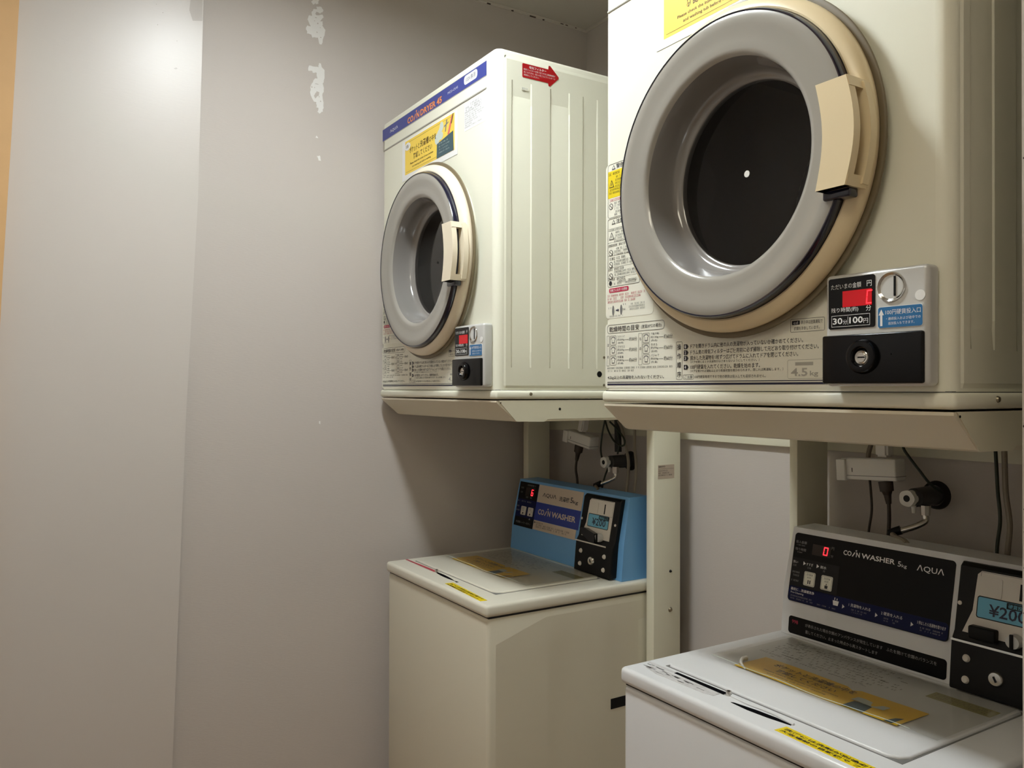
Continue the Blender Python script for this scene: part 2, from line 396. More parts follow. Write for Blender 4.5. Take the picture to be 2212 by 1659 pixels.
# ------------------------------------------------------------------ ceiling lamp and added fill light
def make_lamp(x, y, sx, sy, glow, label):
    lp = thing('ceiling_lamp', label, 'lamp', (x, y, ZC))
    MB(white_p).box(-sx-.02, sx+.02, -sy-.02, sy+.02, -0.03, 0.0, 0.004).build('lamp_housing', lp)
    MB(glow).box(-sx, sx, -sy, sy, -0.042, -0.03, 0.002).build('lamp_diffuser', lp)
    m = MB(white_p)
    for a, b, c, d in ((-sx-.02, -sx-.004, -sy-.02, sy+.02), (sx+.004, sx+.02, -sy-.02, sy+.02), (-sx-.02, sx+.02, -sy-.02, -sy-.004), (-sx-.02, sx+.02, sy+.004, sy+.02)): m.box(a, b, c, d, -0.052, -0.028, 0.002)
    m.build('lamp_skirt', lp)
make_lamp(0.87, -0.43, 0.18, 0.07, lamp_glow, 'long white fluorescent lamp fixed to the ceiling above the dryers')
make_lamp(1.98, -1.08, 0.30, 0.20, fill_glow, 'added warm fill light on the ceiling, out of view')  # unseen fill, added to brighten the machine fronts and right sides

# ------------------------------------------------------------------ coin dryers
W, HD, DD = 0.634, 0.7564, 0.54
CX, CZ = 0.3195, 0.322
def notice(m, fr, k=1.0):
    """the bilingual notice: white sheet, yellow field, pocket drawing; lower left corner at 0, 0; 0.314 x 0.108"""
    m.use(paper).rect(fr, 0, 0.314, 0, 0.108, 0.0005)
    m.use(yellow_n).rect(fr, 0.018, 0.299, 0.014, 0.104, 0.0007, 0.0005)
    m.use(ink_brown)
    m.rect(fr, 0.024, 0.294, 0.0975, 0.0981, 0.0009, 0.0009); m.rect(fr, 0.024, 0.205, 0.0195, 0.0201, 0.0009, 0.0009)
    m.use(paper).disc(fr, 0.034, 0.088, 0.017, 0.0010, 0.0007, 0.0105)
    m.use(ink_brown).text(fr, 'お願い', 0.023, 0.0835, 0.022, 0.009, 0.0013)
    m.text(fr, 'ポケットと', 0.047, 0.066, 0.060, 0.0165, 0.0010, 0.012); m.text(fr, '洗濯槽', 0.110, 0.066, 0.050, 0.018, 0.0010, 0.012)
    m.text(fr, 'の中を', 0.163, 0.066, 0.040, 0.0155, 0.0010, 0.012)
    m.text(fr, '確認してください', 0.070, 0.046, 0.110, 0.0155, 0.0010, 0.012)
    m.text(fr, 'Please check the inside of your pockets', 0.050, 0.034, 0.136, 0.0065, 0.0010, 0.01)
    m.text(fr, 'and washing tub before washing', 0.063, 0.0245, 0.110, 0.0065, 0.0010, 0.01)
    m.use(tissue)
    for i, (x, z, a, b) in enumerate(((.208, .063, .013, .014), (.219, .070, .012, .014), (.230, .066, .010, .010), (.232, .088, .010, .012), (.225, .081, .007, .008))): m.disc(fr, x, z, a, 0.0010+.00008*i, 0.0007, b, 12)
    m.use(ink_grey).prism(fr, [(.250, .070), (.254, .070), (.262, .098), (.257, .098)], .0007, .00105)
    m.prism(fr, [(.246, .082), (.268, .088), (.268, .091), (.246, .086)], .0007, .0010)
    m.use(pink).prism(fr, [(.263, .060), (.272, .058), (.292, .100), (.284, .101)], .0007, .0011)
    m.use(ink_brown).prism(fr, [(.281, .082), (.286, .081), (.295, .103), (.291, .104)], .0011, .0013)
    m.use(teal).prism(fr, [(.206, .0145), (.295, .0145), (.2925, .062), (.207, .050)], .0007, .0012)
    m.use(tissue)
    for i in range(4): m.scrib(fr, .218, .274 - .006*(i % 2), .024 + i*.0075, .003, .0014, .6)
def door(root, plastic, hub_white):
    dr = MB(plastic)
    dr.lathe([(0.2340, -0.0125), (0.2365, -0.0165), (0.2368, -0.0215), (0.2350, -0.0270), (0.2310, -0.0315), (0.2250, -0.0352), (0.2205, -0.0368), (0.2180, -0.0360), (0.2165, -0.0330)], CX, CZ, 128)
    dr.lathe([(0.200, -0.0125), (0.2385, -0.0125)], CX, CZ, 128)
    d = dr.build('door', root)
    MB(flange_m).lathe([(0.2340, -0.0105), (0.2438, -0.0108), (0.2447, -0.0125), (0.2440, -0.0150), (0.2420, -0.0158), (0.2350, -0.0150)], CX, CZ, 128).build('door_flange', d)
    MB(navy).lathe([(0.2168, -0.030), (0.2172, -0.036), (0.2165, -0.046), (0.2145, -0.0492), (0.2128, -0.0488), (0.2125, -0.044)], CX, CZ, 128).build('gasket_rim', d)
    MB(door_liner).lathe([(0.2128, -0.0480), (0.206, -0.0500), (0.196, -0.0488), (0.184, -0.0462), (0.174, -0.0452), (0.165, -0.0452), (0.159, -0.0435), (0.1555, -0.0390)], CX, CZ, 128).build('window_surround', d, angle=80)
    MB(bowl_liner).lathe([(0.1555, -0.0390), (0.1530, -0.030), (0.1500, -0.010), (0.1485, 0.004), (0.1455, 0.0115), (0.139, 0.0150), (0.1345, 0.0158), (0.1335, 0.024)], CX, CZ, 128).build('window_bowl', d, angle=80)
    MB(clear).lathe([(0.1340, 0.0158), (0.125, 0.0162), (0.060, 0.0164), (0.0005, 0.0164)], CX, CZ, 128).build('door_glass', d, angle=80)
    hb = MB(white_p if hub_white else black_m); hb.disc(FF(0, 0.0158, 0), CX, CZ, 0.0050 if hub_white else 0.0032, 0.0008)
    hb.build('glass_boss', d)
    # handle: a curved bar bridged to the ring by two end caps, open towards the right
    h = MB(plastic); N = 14; z0, z1 = CZ-0.0745, CZ+0.0575
    def xl(t): return 0.502 + 0.010*math.sin(PI*t)
    def xr(t): return 0.5435 + 0.0115*math.sin(PI*t) + 0.002*t
    bm = bmesh.new()
    def bar(xa, xb, ya, yb, ta=0.0, tb=1.0, bev=0.003, n=N):
        b = bmesh.new(); rings = []
        for i in range(n+1):
            t = ta + (tb-ta)*i/n; z = z0 + (z1-z0)*t
            rings.append([b.verts.new((x, y, z)) for x, y in ((xa(t), ya), (xb(t), ya), (xb(t), yb), (xa(t), yb))])
        for i in range(n):
            for k in range(4):
                b.faces.new((rings[i][k], rings[i][(k+1) % 4], rings[i+1][(k+1) % 4], rings[i+1][k]))
        b.faces.new(rings[0][::-1]); b.faces.new(rings[-1])
        es = [e for e in b.edges if abs(e.calc_face_angle(0)) > 0.6]
        bmesh.ops.bevel(b, geom=es, offset=bev, segments=3, profile=0.5, affect='EDGES')
        bmesh.ops.recalc_face_normals(b, faces=b.faces[:])
        h.bm(b)
    bar(xl, xr, -0.0670, -0.0545, bev=0.0048)
    bar(lambda t: xl(t)+.004, lambda t: xr(t)+.004, -0.0400, -0.0280, 0.03, 0.97, 0.002)
    bar(xl, lambda t: xl(t)+0.012, -0.0640, -0.0300)
    bar(xl, lambda t: xr(t)+0.001, -0.0660, -0.0270, 0.0, 0.10, 0.0045, 3)
    bar(xl, lambda t: xr(t)+0.001, -0.0660, -0.0270, 0.90, 1.0, 0.0045, 3)
    for zz in (z0+0.020, z1-0.020): h.cyl((0.520, -0.047, zz-0.007), (0.520, -0.047, zz+0.007), 0.0075, segs=14)
    h.build('handle', d)
    MB(navy).box(0.502, 0.541, -0.0540, -0.036, z0-0.011, z0+0.002, 0.003).build('handle_block', d)  # small navy block below the handle
    return d
def coin_box(root, lit):
    X0, X1, Z0, Z1, D = 0.4845, 0.6215, 0.0065, 0.1475, 0.0245
    b = MB(silver).box(X0, X1, -D, 0.0005, Z0, Z1, 0.006, 4).build('coin_box', root)
    fr = FF(0, -D, 0)
    m = MB(black_gloss).rect(fr, .4905, .5555, .0785, .1425, .0009, 0, .003)
    m.use(ink_white); m.text(fr, 'ただいまの金額', .4945, .1285, .0425, .0068, .0011); m.text(fr, '円', .5447, .1285, .0065, .0072, .0011)
    m.text(fr, '残り時間(約)', .4945, .0985, .0385, .0068, .0011); m.text(fr, '分', .5435, .0985, .0070, .0072, .0011)
    m.frame(fr, .4950, .5490, .0812, .0955, .0005, .0011)
    m.text(fr, '30', .4968, .0845, .0140, .0080, .0011, .02); m.text(fr, '分', .5115, .0840, .0060, .0058, .0011)
    m.rect(fr, .5182, .5187, .0835, .0935, .0011, .0011)
    m.text(fr, '100', .5205, .0845, .0190, .0080, .0011, .02); m.text(fr, '円', .5402, .0840, .0062, .0058, .0011)
    m.build('display_panel', b)
    m = MB(led_bed).rect(fr, .5110, .5515, .1055, .1255, .0013, .0009)
    if lit: m.use(led_red).seg7(fr, .5440, .1072, .0076, .0165, 'C', .0016, .0013)
    m.build('led_display', b)
    m = MB(chrome)
    m.lathe([(.0180, -D-.0006), (.0172, -D-.0022), (.0160, -D-.0014), (.0120, -D+.0020), (.0060, -D+.0042), (.0004, -D+.0048)], .5765, .1245, 40)
    s = m.build('coin_slot', b)
    m = MB(black_m).box(.5800, .5822, -D-.0012, -D+.0050, .1135, .1370); m.disc(FF(0, -D+.0035, 0), .5735, .1235, .0014, .0012)
    m.build('slit', s)
    MB(paper).disc(fr, .6125, .1115, .0062, .0007).build('round_seal', b)
    m = MB(paper).rect(fr, .5590, .6160, .0758, .1015, .0006, 0, .003)
    m.use(blue_tag).rect(fr, .5595, .6155, .0763, .1010, .0009, .0006, .003)
    m.use(ink_white).prism(fr, [(.5625, .0785), (.5655, .0785), (.5655, .0915), (.5675, .0915), (.5640, .0985), (.5605, .0915), (.5625, .0915)], .0011, .0011)
    m.text(fr, '100円硬貨投入口', .5695, .0915, .0440, .0062, .0011); m.text(fr, '・連続投入および途中での', .5705, .0850, .0430, .0036, .0011); m.text(fr, '追加投入もできます。', .5730, .0795, .0330, .0036, .0011)
    m.build('price_label', b)
    k = MB(black_gloss).box(.4835, .6180, -D-.0055, -D+.002, .0095, .0705, .0028, 3)
    k.disc(fr, .5200, .0445, .0009, .0066, .005); k.disc(fr, .5790, .0445, .0009, .0066, .005)
    lk = k.build('lock_panel', b)
    y = -D-.0055
    MB(black_gloss).lathe([(.0215, y), (.0208, y-.004), (.0190, y-.0075), (.0165, y-.0085), (.0125, y-.0080), (.0100, y-.0050), (.0092, y-.0010)], .5430, .0425, 48).build('lock_collar', b)
    m = MB(chrome).lathe([(.0094, y-.0005), (.0092, y-.0040), (.0082, y-.0048), (.0060, y-.0040), (.0056, y-.0046), (.0003, y-.0046)], .5430, .0415, 36)
    m.use(black_m).box(.5385, .5478, y-.0050, y-.0040, .0407, .0424)
    m.build('key_lock', b)
def instruction_sheet(root):
    m = MB(label_w); fr = FF(0, 0, 0)
    m.rect(fr, .006, .480, .0045, .1180, .0003, 0, .006)
    m.rect(fr, .007, .133, .128, .403, .0003, 0, .008)
    k = ink
    # caution column
    m.use(k).frame(fr, .0125, .0950, .307, .403, .0007, r=.006); m.frame(fr, .0125, .0985, .184, .3055, .0007, r=.004)
    m.use(yellow_w).rect(fr, .0133, .0940, .3425, .3905, .0005, .0003)
    m.use(k).text(fr, '警告', .0360, .3925, .020, .0085, .0007, .01); m.prism(fr, [(.024, .3925), (.034, .3925), (.029, .4005)], .0007, .0007)
    m.use(label_w).prism(fr, [(.0262, .3938), (.0318, .3938), (.029, .3985)], .0008, .0008)
    m.use(k).text(fr, '注意', .0360, .2950, .020, .0085, .0007, .01); m.prism(fr, [(.024, .2950), (.034, .2950), (.029, .3030)], .0007, .0007)
    m.use(label_w).prism(fr, [(.0262, .2963), (.0318, .2963), (.029, .3010)], .0008, .0008)
    m.use(k)
    def tri(x, z, c):
        m.use(k).prism(fr, [(x, z), (x+.014, z), (x+.007, z+.014)], .0007, .0007); m.use(c).prism(fr, [(x+.002, z+.0012), (x+.012, z+.0012), (x+.007, z+.011)], .0008, .0008)
        m.use(k).rect(fr, x+.0063, x+.0077, z+.003, z+.0075, .0009, .0009)
    tri(.0165, .3610, yellow_w); tri(.0165, .2680, label_w)
    def no(x, z):
        m.use(k).disc(fr, x, z, .0055, .0007, .0007); m.use(label_w).disc(fr, x, z, .0043, .0008, .0008); m.use(k).prism(fr, [(x-.0042, z+.0030), (x-.0034, z+.0040), (x+.0042, z-.0030), (x+.0034, z-.0040)], .0009, .0009)
    for z in (.3275, .2445, .2235, .2030): no(.0215, z)
    m.use(crimson).scrib(fr, .015, .060, .3360, .0042)
    m.use(k)
    for z in (.3830, .2835, .2555, .2320, .2130, .1950): m.scrib(fr, .015, .062, z, .0042)
    for z in (.2615, .2380, .2170, .1985): m.rect(fr, .0130, .0980, z+.0015, z+.0019, .0007, .0007)
    for z in (.3765, .3710, .3655, .3600, .3550, .3495): m.scrib(fr, .033 if z > .357 else .016, .088, z, .0034)
    for z in (.3305, .3255, .3205, .3150, .3100, .2780, .2725, .2675, .2625, .2490, .2440, .2390, .2265, .2215, .2080, .2030, .1905, .1870): m.scrib(fr, .031, .090, z, .0034)
    m.use(k).disc(fr, .0205, .1905, .0042, .0007, .0007)
    m.use(crimson).rect(fr, .0165, .0700, .1735, .1815, .0006, .0006, .003)
    m.use(ink_white).text(fr, '排気フィルターの掃除', .0200, .1750, .046, .0050, .0008, .01)
    m.use(crimson)
    for i, z in enumerate((.1665, .1610, .1555)): m.scrib(fr, .0125, .112-.012*i, z, .0036)
    m.use(ink_grey)
    for x in (.028, .050):
        m.disc(fr, x, .1415, .0030, .0006, .0006, .0090)
    m.use(ink_navy).prism(fr, [(.0355, .1405), (.0405, .1405), (.0405, .1385), (.0445, .1415), (.0405, .1445), (.0405, .1425), (.0355, .1425)], .0007, .0007)
    m.use(ink_grey)
    for z in (.1480, .1435, .1390): m.scrib(fr, .068, .112, z, .0030)
    m.scrib(fr, .012, .024, .1450, .003); m.scrib(fr, .055, .064, .1490, .003); m.scrib(fr, .054, .062, .1405, .003); m.scrib(fr, .018, .055, .1305, .0025)
    # drying time table
    m.use(k).frame(fr, .0115, .1600, .1010, .1165, .0007, r=.006)
    m.text(fr, '乾燥時間の目安', .0175, .1035, .080, .0098, .0007, .008); m.text(fr, '(室温20℃の場合)', .1030, .1045, .050, .0072, .0007, .006)
    m.frame(fr, .0105, .0175, .0435, .0975, .0005); m.frame(fr, .0960, .1050, .0435, .0975, .0005)
    m.text(fr, '混', .0120, .0780, .0042, .0050); m.text(fr, '紡', .0120, .0570, .0042, .0050)
    for i, ch in enumerate('もめん'): m.text(fr, ch, .0983, .0850-.0165*i, .0048, .0055)
    rows = [('カッターシャツ', '約200g', '(約5枚)', '約30分'), ('ブラウス', '約200g', '(約8枚)', '約30分'), ('作業着', '約800g', '(約3着)', '約60分')]
    rows2 = [('下着(半袖)', '約130g', '(約6枚)', '約60分'), ('タオル', '約70g', '(約15枚)', '約60分'), ('パジャマ', '約500g', '(約1着)', '約60分')]
    for x, rs in ((.0195, rows), (.1065, rows2)):
        for i, (a, b, c, e) in enumerate(rs):
            z = .0805 - .0180*i
            m.use(k).frame(fr, x, x+.0175, z, z+.0165, .0006, r=.002)
            # small garment pictogram
            g = [(x+.005, z+.003), (x+.0125, z+.003), (x+.0125, z+.010), (x+.0150, z+.0095), (x+.0145, z+.0130), (x+.0105, z+.0145), (x+.007, z+.0145), (x+.003, z+.0130), (x+.0025, z+.0095), (x+.005, z+.010)]
            m.use(ink_grey).prism(fr, g, .0006, .0006); m.use(label_w).prism(fr, [(x+.0088+(p-x-.0088)*.7, z+.0088+(q-z-.0088)*.7) for p, q in g], .0007, .0007)
            m.use(k); m.text(fr, a, x+.0205, z+.0118, min(.0055*len(a), .020), .0046); m.text(fr, b, x+.0205, z+.0062, .0185, .0046); m.text(fr, c, x+.0215, z+.0010, .0150, .0040)
            m.rect(fr, x+.0400, x+.0510, z+.0078, z+.0084, .0007, .0007); m.text(fr, e, x+.0520, z+.0050, .0205, .0070)
    m.scrib(fr, .012, .180, .0380, .0030); m.scrib(fr, .014, .085, .0330, .0030)
    m.text(fr, '4.5kg以上の洗濯物を入れないでください。', .0130, .0190, .146, .0072, .0007, .008)
    # operating steps
    m.frame(fr, .1870, .2010, .0180, .0785, .0006, r=.002)
    for i, ch in enumerate('操作順序'): m.text(fr, ch, .1895, .0650-.0145*i, .0090, .0095, .0007, .01)
    L = [('1', .0665, .432, 'ドアを開きドラム内に他の人の洗濯物が入っていないか確かめてください。'), ('2', .0570, .457, 'ドラム奥の排気フィルターはご使用前に必ず掃除して元どおり取り付けてください。'),
         ('3', .0480, .424, '脱水した洗濯物を1枚ずつ広げてドラムに入れてドアを閉じてください。'), ('4', .0340, .358, '100円硬貨を入れてください。乾燥を始めます。')]
    for n, z, xr, s in L:
        m.use(ink).prism(fr, [(.2045, z-.0006), (.2120, z-.0006), (.2150, z+.0032), (.2120, z+.0070), (.2045, z+.0070)], .0006, .0006)
        m.use(ink_white).text(fr, n, .2065, z+.0008, .0030, .0048, .0008, .02)
        m.use(ink).text(fr, s, .2190, z-.0003, xr-.2190, .0072, .0007, .006)
    m.text(fr, '（ドアを閉じるとき洗濯物がはさまらないようにしてください。）', .2190, .0430, .138, .0040); m.text(fr, '（ドアを開ければ運転は止まり乾燥状態を確かめられます。閉じれば再運転します。）', .2190, .0287, .180, .0042)
    m.frame(fr, .2035, .2260, .0180, .0255, .0005, r=.0015); m.text(fr, 'ご注意', .2060, .0195, .0175, .0046)
    m.text(fr, '100円硬貨専用ですので他の硬貨は投入しても返却されません。', .2285, .0195, .140, .0046)
    m.frame(fr, .4110, .4660, .0805, .0985, .0005, r=.002); m.rect(fr, .4135, .4265, .0905, .0962, .0006, .0006, .001)
    m.use(ink_white).text(fr, 'cd', .4165, .0915, .0070, .0038, .0008)
    m.use(ink).text(fr, '表示中は送風運転で', .4285, .0907, .0345, .0052); m.text(fr, '衣類を冷ましています。', .4170, .0830, .0410, .0050)
    m.use(ink_pale).frame(fr, .4060, .4640, .0170, .0430, .0005, r=.003); m.rect(fr, .4190, .4480, .0350, .0395, .0006, .0006)
    m.text(fr, '4.5', .4120, .0205, .0270, .0110, .0007, .02); m.text(fr, 'kg', .4430, .0190, .0130, .0085, .0007, .01)
    m.use(ink_navy).rect(fr, .0120, .4780, .0140, .0152, .0006, .0003); m.rect(fr, .0120, .4790, .0092, .0122, .0006, .0003)
    m.build('instruction_label', root, angle=0)
def make_dryer(x, label, plastic, hub_white, lit):
    r = thing('coin_dryer', label, 'clothes dryer', (x, 0, H), 'coin dryers on their stands')
    # cabinet with a round opening in the front panel
    m = MB(enamel); bm = bmesh.new(); bmesh.ops.create_cube(bm, size=1)
    for v in bm.verts: v.co = Vector((W/2+v.co.x*W, DD/2+v.co.y*DD, HD/2+v.co.z*HD))
    vert = [e for e in bm.edges if abs(e.verts[0].co.z-e.verts[1].co.z) > 0.1 and e.verts[0].co.y < 0.1]
    bmesh.ops.bevel(bm, geom=vert, offset=0.018, segments=6, profile=0.5, affect='EDGES')
    top = [e for e in bm.edges if min(v.co.z for v in e.verts) > HD-0.001]
    bmesh.ops.bevel(bm, geom=top, offset=0.007, segments=3, profile=0.5, affect='EDGES')
    # replace the front face by one with a hole
    ff = max((f for f in bm.faces if f.normal.y < -0.99), key=lambda f: f.calc_area())
    loop = [v.co.copy() for v in ff.verts]; bm.faces.remove(ff); m.bm(bm)
    N = 96; hole = [Vector((CX+0.19*math.cos(2*PI*i/N), 0, CZ+0.19*math.sin(2*PI*i/N))) for i in range(N)]
    flat = [[Vector((p.x, p.z, 0)) for p in loop], [Vector((p.x, p.z, 0)) for p in hole]]
    allp = loop + hole; tris = tessellate_polygon(flat); fs = []
    for t in tris:
        a, b, c = [allp[i] for i in t]
        fs.append(tuple(t) if ((b-a).cross(c-a)).y < 0 else tuple(t[::-1]))
    m.add(allp, fs)
    m.build('cabinet', r, angle=30)
    # embossed seat behind the door
    MB(enamel).lathe([(0.2330, 0.0004), (0.2325, -0.0120), (0.190, -0.0120), (0.190, 0.03)], CX, CZ, 128).build('door_seat', r)
    # pressed side panel with shallow vertical channels
    m = MB(enamel); ys = [.020, .024, .0375, .0405, .0880, .0915, .1415, .1445, .1940, .1975, .2350, .2375, .2765, .2800, .335, .338, .386, .3895, .50, .535]
    ch = [0, 0, 0, 1, 1, 0, 0, 1, 1, 0, 0, .6, .6, 0, 0, 1, 1, 0, 0, 0]; zs = [.004, .010, .050, .085, .640, .690, .735, .742]
    g = 0.0018; vs = []; fs = []
    for j, z in enumerate(zs):
        for i, y in enumerate(ys):
            h = g; 
            if j in (0, 7) or i in (0, len(ys)-1): h = 0.0
            if j in (3, 4): h -= g*1.45*ch[i]
            vs.append((W+h, y, z))
    n = len(ys)
    for j in range(len(zs)-1):
        for i in range(n-1): fs.append((j*n+i, j*n+i+1, (j+1)*n+i+1, (j+1)*n+i))
    m.add(vs, fs); m.build('side_panel', r, angle=12)
    # lower rim
    m = MB(enamel).box(-.001, W+.0075, -.004, DD-.005, -.0205, -.0012, .006, 3); m.use(ink_grey).box(.004, W-.001, .003, DD-.01, -.0015, .0005)
    m.build('base_rim', r)
    fr = FF(0, 0, 0)
    m = MB(ink_pale).rect(fr, 0.004, .5905, .7055, .7405, .0004)
    m.use(blue_band).rect(fr, 0.004, .590, .7075, .7395, .0007, .0004)
    m.use(ink_white).text(fr, 'ΛQUΛ', .0560, .7170, .0530, .0095, .0009, .01)
    m.use(orange_i).logo(fr, 'DRYER 45', .1720, .3720, .7105, .0165, .36, .0009, .03)
    m.use(ink_white).text(fr, 'MCD-CK45', .4040, .7200, .0520, .0055, .0009)
    m.rect(fr, .4860, .5490, .7155, .7365, .0009, .0007, .0085)
    m.use(ink_navy).text(fr, '100V専用', .4950, .7200, .0450, .0120, .0011)
    m.build('header_band', r, angle=0)
    MB(ink_pale).tube([(0.012, .0006, .6785), (.585, .0006, .6785), (.589, .0012, .6785)], .0026, 10).build('groove_line', r)  # pale grey bead: the shading of a pressed groove, put in as colour
    m = MB(paper); notice(m, FF(.140, -.0003, .5625)); m.build('notice_sheet', r, angle=0)
    m = MB(paper).rect(fr, .4880, .5850, .6065, .6710, .0004)
    m.use(ink)
    for i in range(4): m.scrib(fr, .4905 + (.022 if i == 0 else 0), .572 - (.012 if i == 0 else .003*(i % 2)), .6630-.0052*i, .0036)
    m.use(ink_grey)
    for i in range(7): m.scrib(fr, .4905, (.566, .580, .572, .545, .560, .525, .570)[i], .6420-.0049*i, .0030)
    m.build('small_print_label', r, angle=0)
    instruction_sheet(r)
    # red arrow sticker on the side
    fs_ = FS(W+.0020, 0, 0); m = MB(red_s)
    m.prism(fs_, [(.067, .7015), (.136, .7015), (.137, .6955), (.141, .6948), (.1650, .7170), (.1650, .7205), (.141, .7420), (.137, .7415), (.136, .7330), (.067, .7330), (.0655, .7310), (.0655, .7035)], 0, .0005)
    m.use(ink_white).text(fs_, '吸気フィルター', .0840, .7240, .0460, .0060, .0007, .012)
    m.text(fs_, '吸気フィルターが目づまりすると乾燥時間が', .0690, .7180, .0860, .0042, .0007); m.text(fs_, '長くなります。約1ヶ月ごとにフィルターの', .0690, .7118, .0860, .0042, .0007); m.text(fs_, '掃除をしてください。', .0690, .7055, .0420, .0042, .0007)
    m.build('arrow_sticker', r, angle=0)
    m = MB(label_w).rect(fs_, .063, .082, .6725, .6800, .0004); m.use(ink_grey).scrib(fs_, .065, .080, .6745, .0035); m.build('tiny_label', r, angle=0)
    def screw(y, z, rad, name='screw', mt=brass_dull, xx=W):
        mm = MB(mt); c = Vector((xx, y, z))
        mm.tube([c, c+Vector((.0012, 0, 0)), c+Vector((.0024, 0, 0))], rad, 16, rad*.75); return mm.build(name, r)
    screw(.087, -.009, .0042, xx=W+.0072); screw(.300, .012, .0040); screw(.300, .078, .0040)
    m = MB(black_m); m.disc(FS(W, 0, 0), .286, .038, .0072, .0022, 0); m.build('cable_hole', r)
    door(r, plastic, hub_white)
    # drum
    m = MB(drum_m).lathe([(.150, .028), (.262, .032), (.270, .040), (.270, .455)], CX, CZ, 96)
    d = m.build('drum', r)
    MB(drum_back).lathe([(.270, .455), (.10, .448), (.03, .430), (.0005, .428)], CX, CZ, 64).build('drum_back', d)
    for k in range(3):
        m = MB(drum_m)
        a = PI/2 + .5 + 2*PI*k/3
        for s_ in (1,):
            c, s2 = math.cos(a), math.sin(a); b = bmesh.new()
            pts = [(.268, -.03), (.215, -.008), (.215, .008), (.268, .03)]
            q = []
            for y in (.05, .44):
                q.append([b.verts.new((CX+p*c-t*s2, y, CZ+p*s2+t*c)) for p, t in pts])
            for i in range(3): b.faces.new((q[0][i], q[0][i+1], q[1][i+1], q[1][i]))
            b.faces.new(q[0]); b.faces.new(q[1]); bmesh.ops.recalc_face_normals(b, faces=b.faces[:]); m.bm(b)
        m.build('drum_baffle', d)
    coin_box(r, lit)
    return r
make_dryer(0.0, 'far white coin dryer by the peeling wall, red arrow sticker on its side', ivory, False, False)
make_dryer(1.010, 'near white coin dryer with yellowed door ring, above the white washer', ivory_aged, True, True)

# ------------------------------------------------------------------ dryer stands
def make_stand(x, label, pl, prr, sticker):
    r = thing('dryer_stand', label, 'stand', (x, 0, 0), 'steel stands under the dryers')
    m = MB(enamel_tray); Z = H-.0235
    fr = FS(0, 0, 0)
    m.prism(fr, [(-.001, Z), (-.001, Z-.004), (.048, Z-.045), (.056, Z-.0475), (.520, Z-.0475), (.520, Z)], 0.004, W+.004)
    t = m.build('tray', r, angle=20)
    m = MB(enamel_post)
    m.prism(FS(W+.004, 0, 0), [(.003, Z+.0005), (.0500, Z-.0465), (.125, Z-.0485), (.134, Z-.0425), (.510, Z-.0425), (.510, Z+.0005)], 0, .0014)
    m.use(black_m).disc(FS(W+.0054, 0, 0), .168, Z-.020, .0032, .0004); m.disc(FS(W+.0054, 0, 0), .009, Z-.005, .0016, .0004)
    m.build('side_flange', t, angle=20)
    for k, (x0, x1, y0, y1) in enumerate((pl, prr)):
        m = MB(enamel_post).box(x0, x1, y0, y1, 0.004, Z-.0475, .002, 2); p = m.build('post', r)
        MB(enamel_post).box(x0-.004, x1+.002, y0-.02, y1+.02, 0, .004, .001, 1).build('foot_plate', p)
        if sticker and k == 1:
            f = FS(x1, 0, 0); m = MB(warm_label).rect(f, .4730, .5280, H-.2225, H-.1875, .0004)
            m.use(ink).text(f, 'SANYO', .4750, H-.1940, .022, .0042, .0006, .03)
            for i in range(3): m.scrib(f, .4750, .505 + .008*i, H-.2040-.0055*i, .0034, .0006)
            m.rect(f, .474, .527, H-.1975, H-.1970, .0006, .0006)
            m.build('rating_label', p, angle=0)
            for z, rad, mt in ((H-.457, .0038, black_m), (H-.554, .0065, brass_dull)):
                mm = MB(mt); c = Vector((x1, .5155, z)); mm.tube([c, c+Vector((.0018, 0, 0)), c+Vector((.0036, 0, 0))], rad, 16, rad*.6); mm.build('bolt', p)
    return r
make_stand(0.0, 'cream steel stand with rating sticker, holding the far dryer', (.012, .040, .475, .557), (.606, .634, .460, .550), True)
make_stand(1.010, 'cream steel stand holding the near dryer over the white washer', (.021, .041, .478, .577), (.612, .636, .460, .550), False)

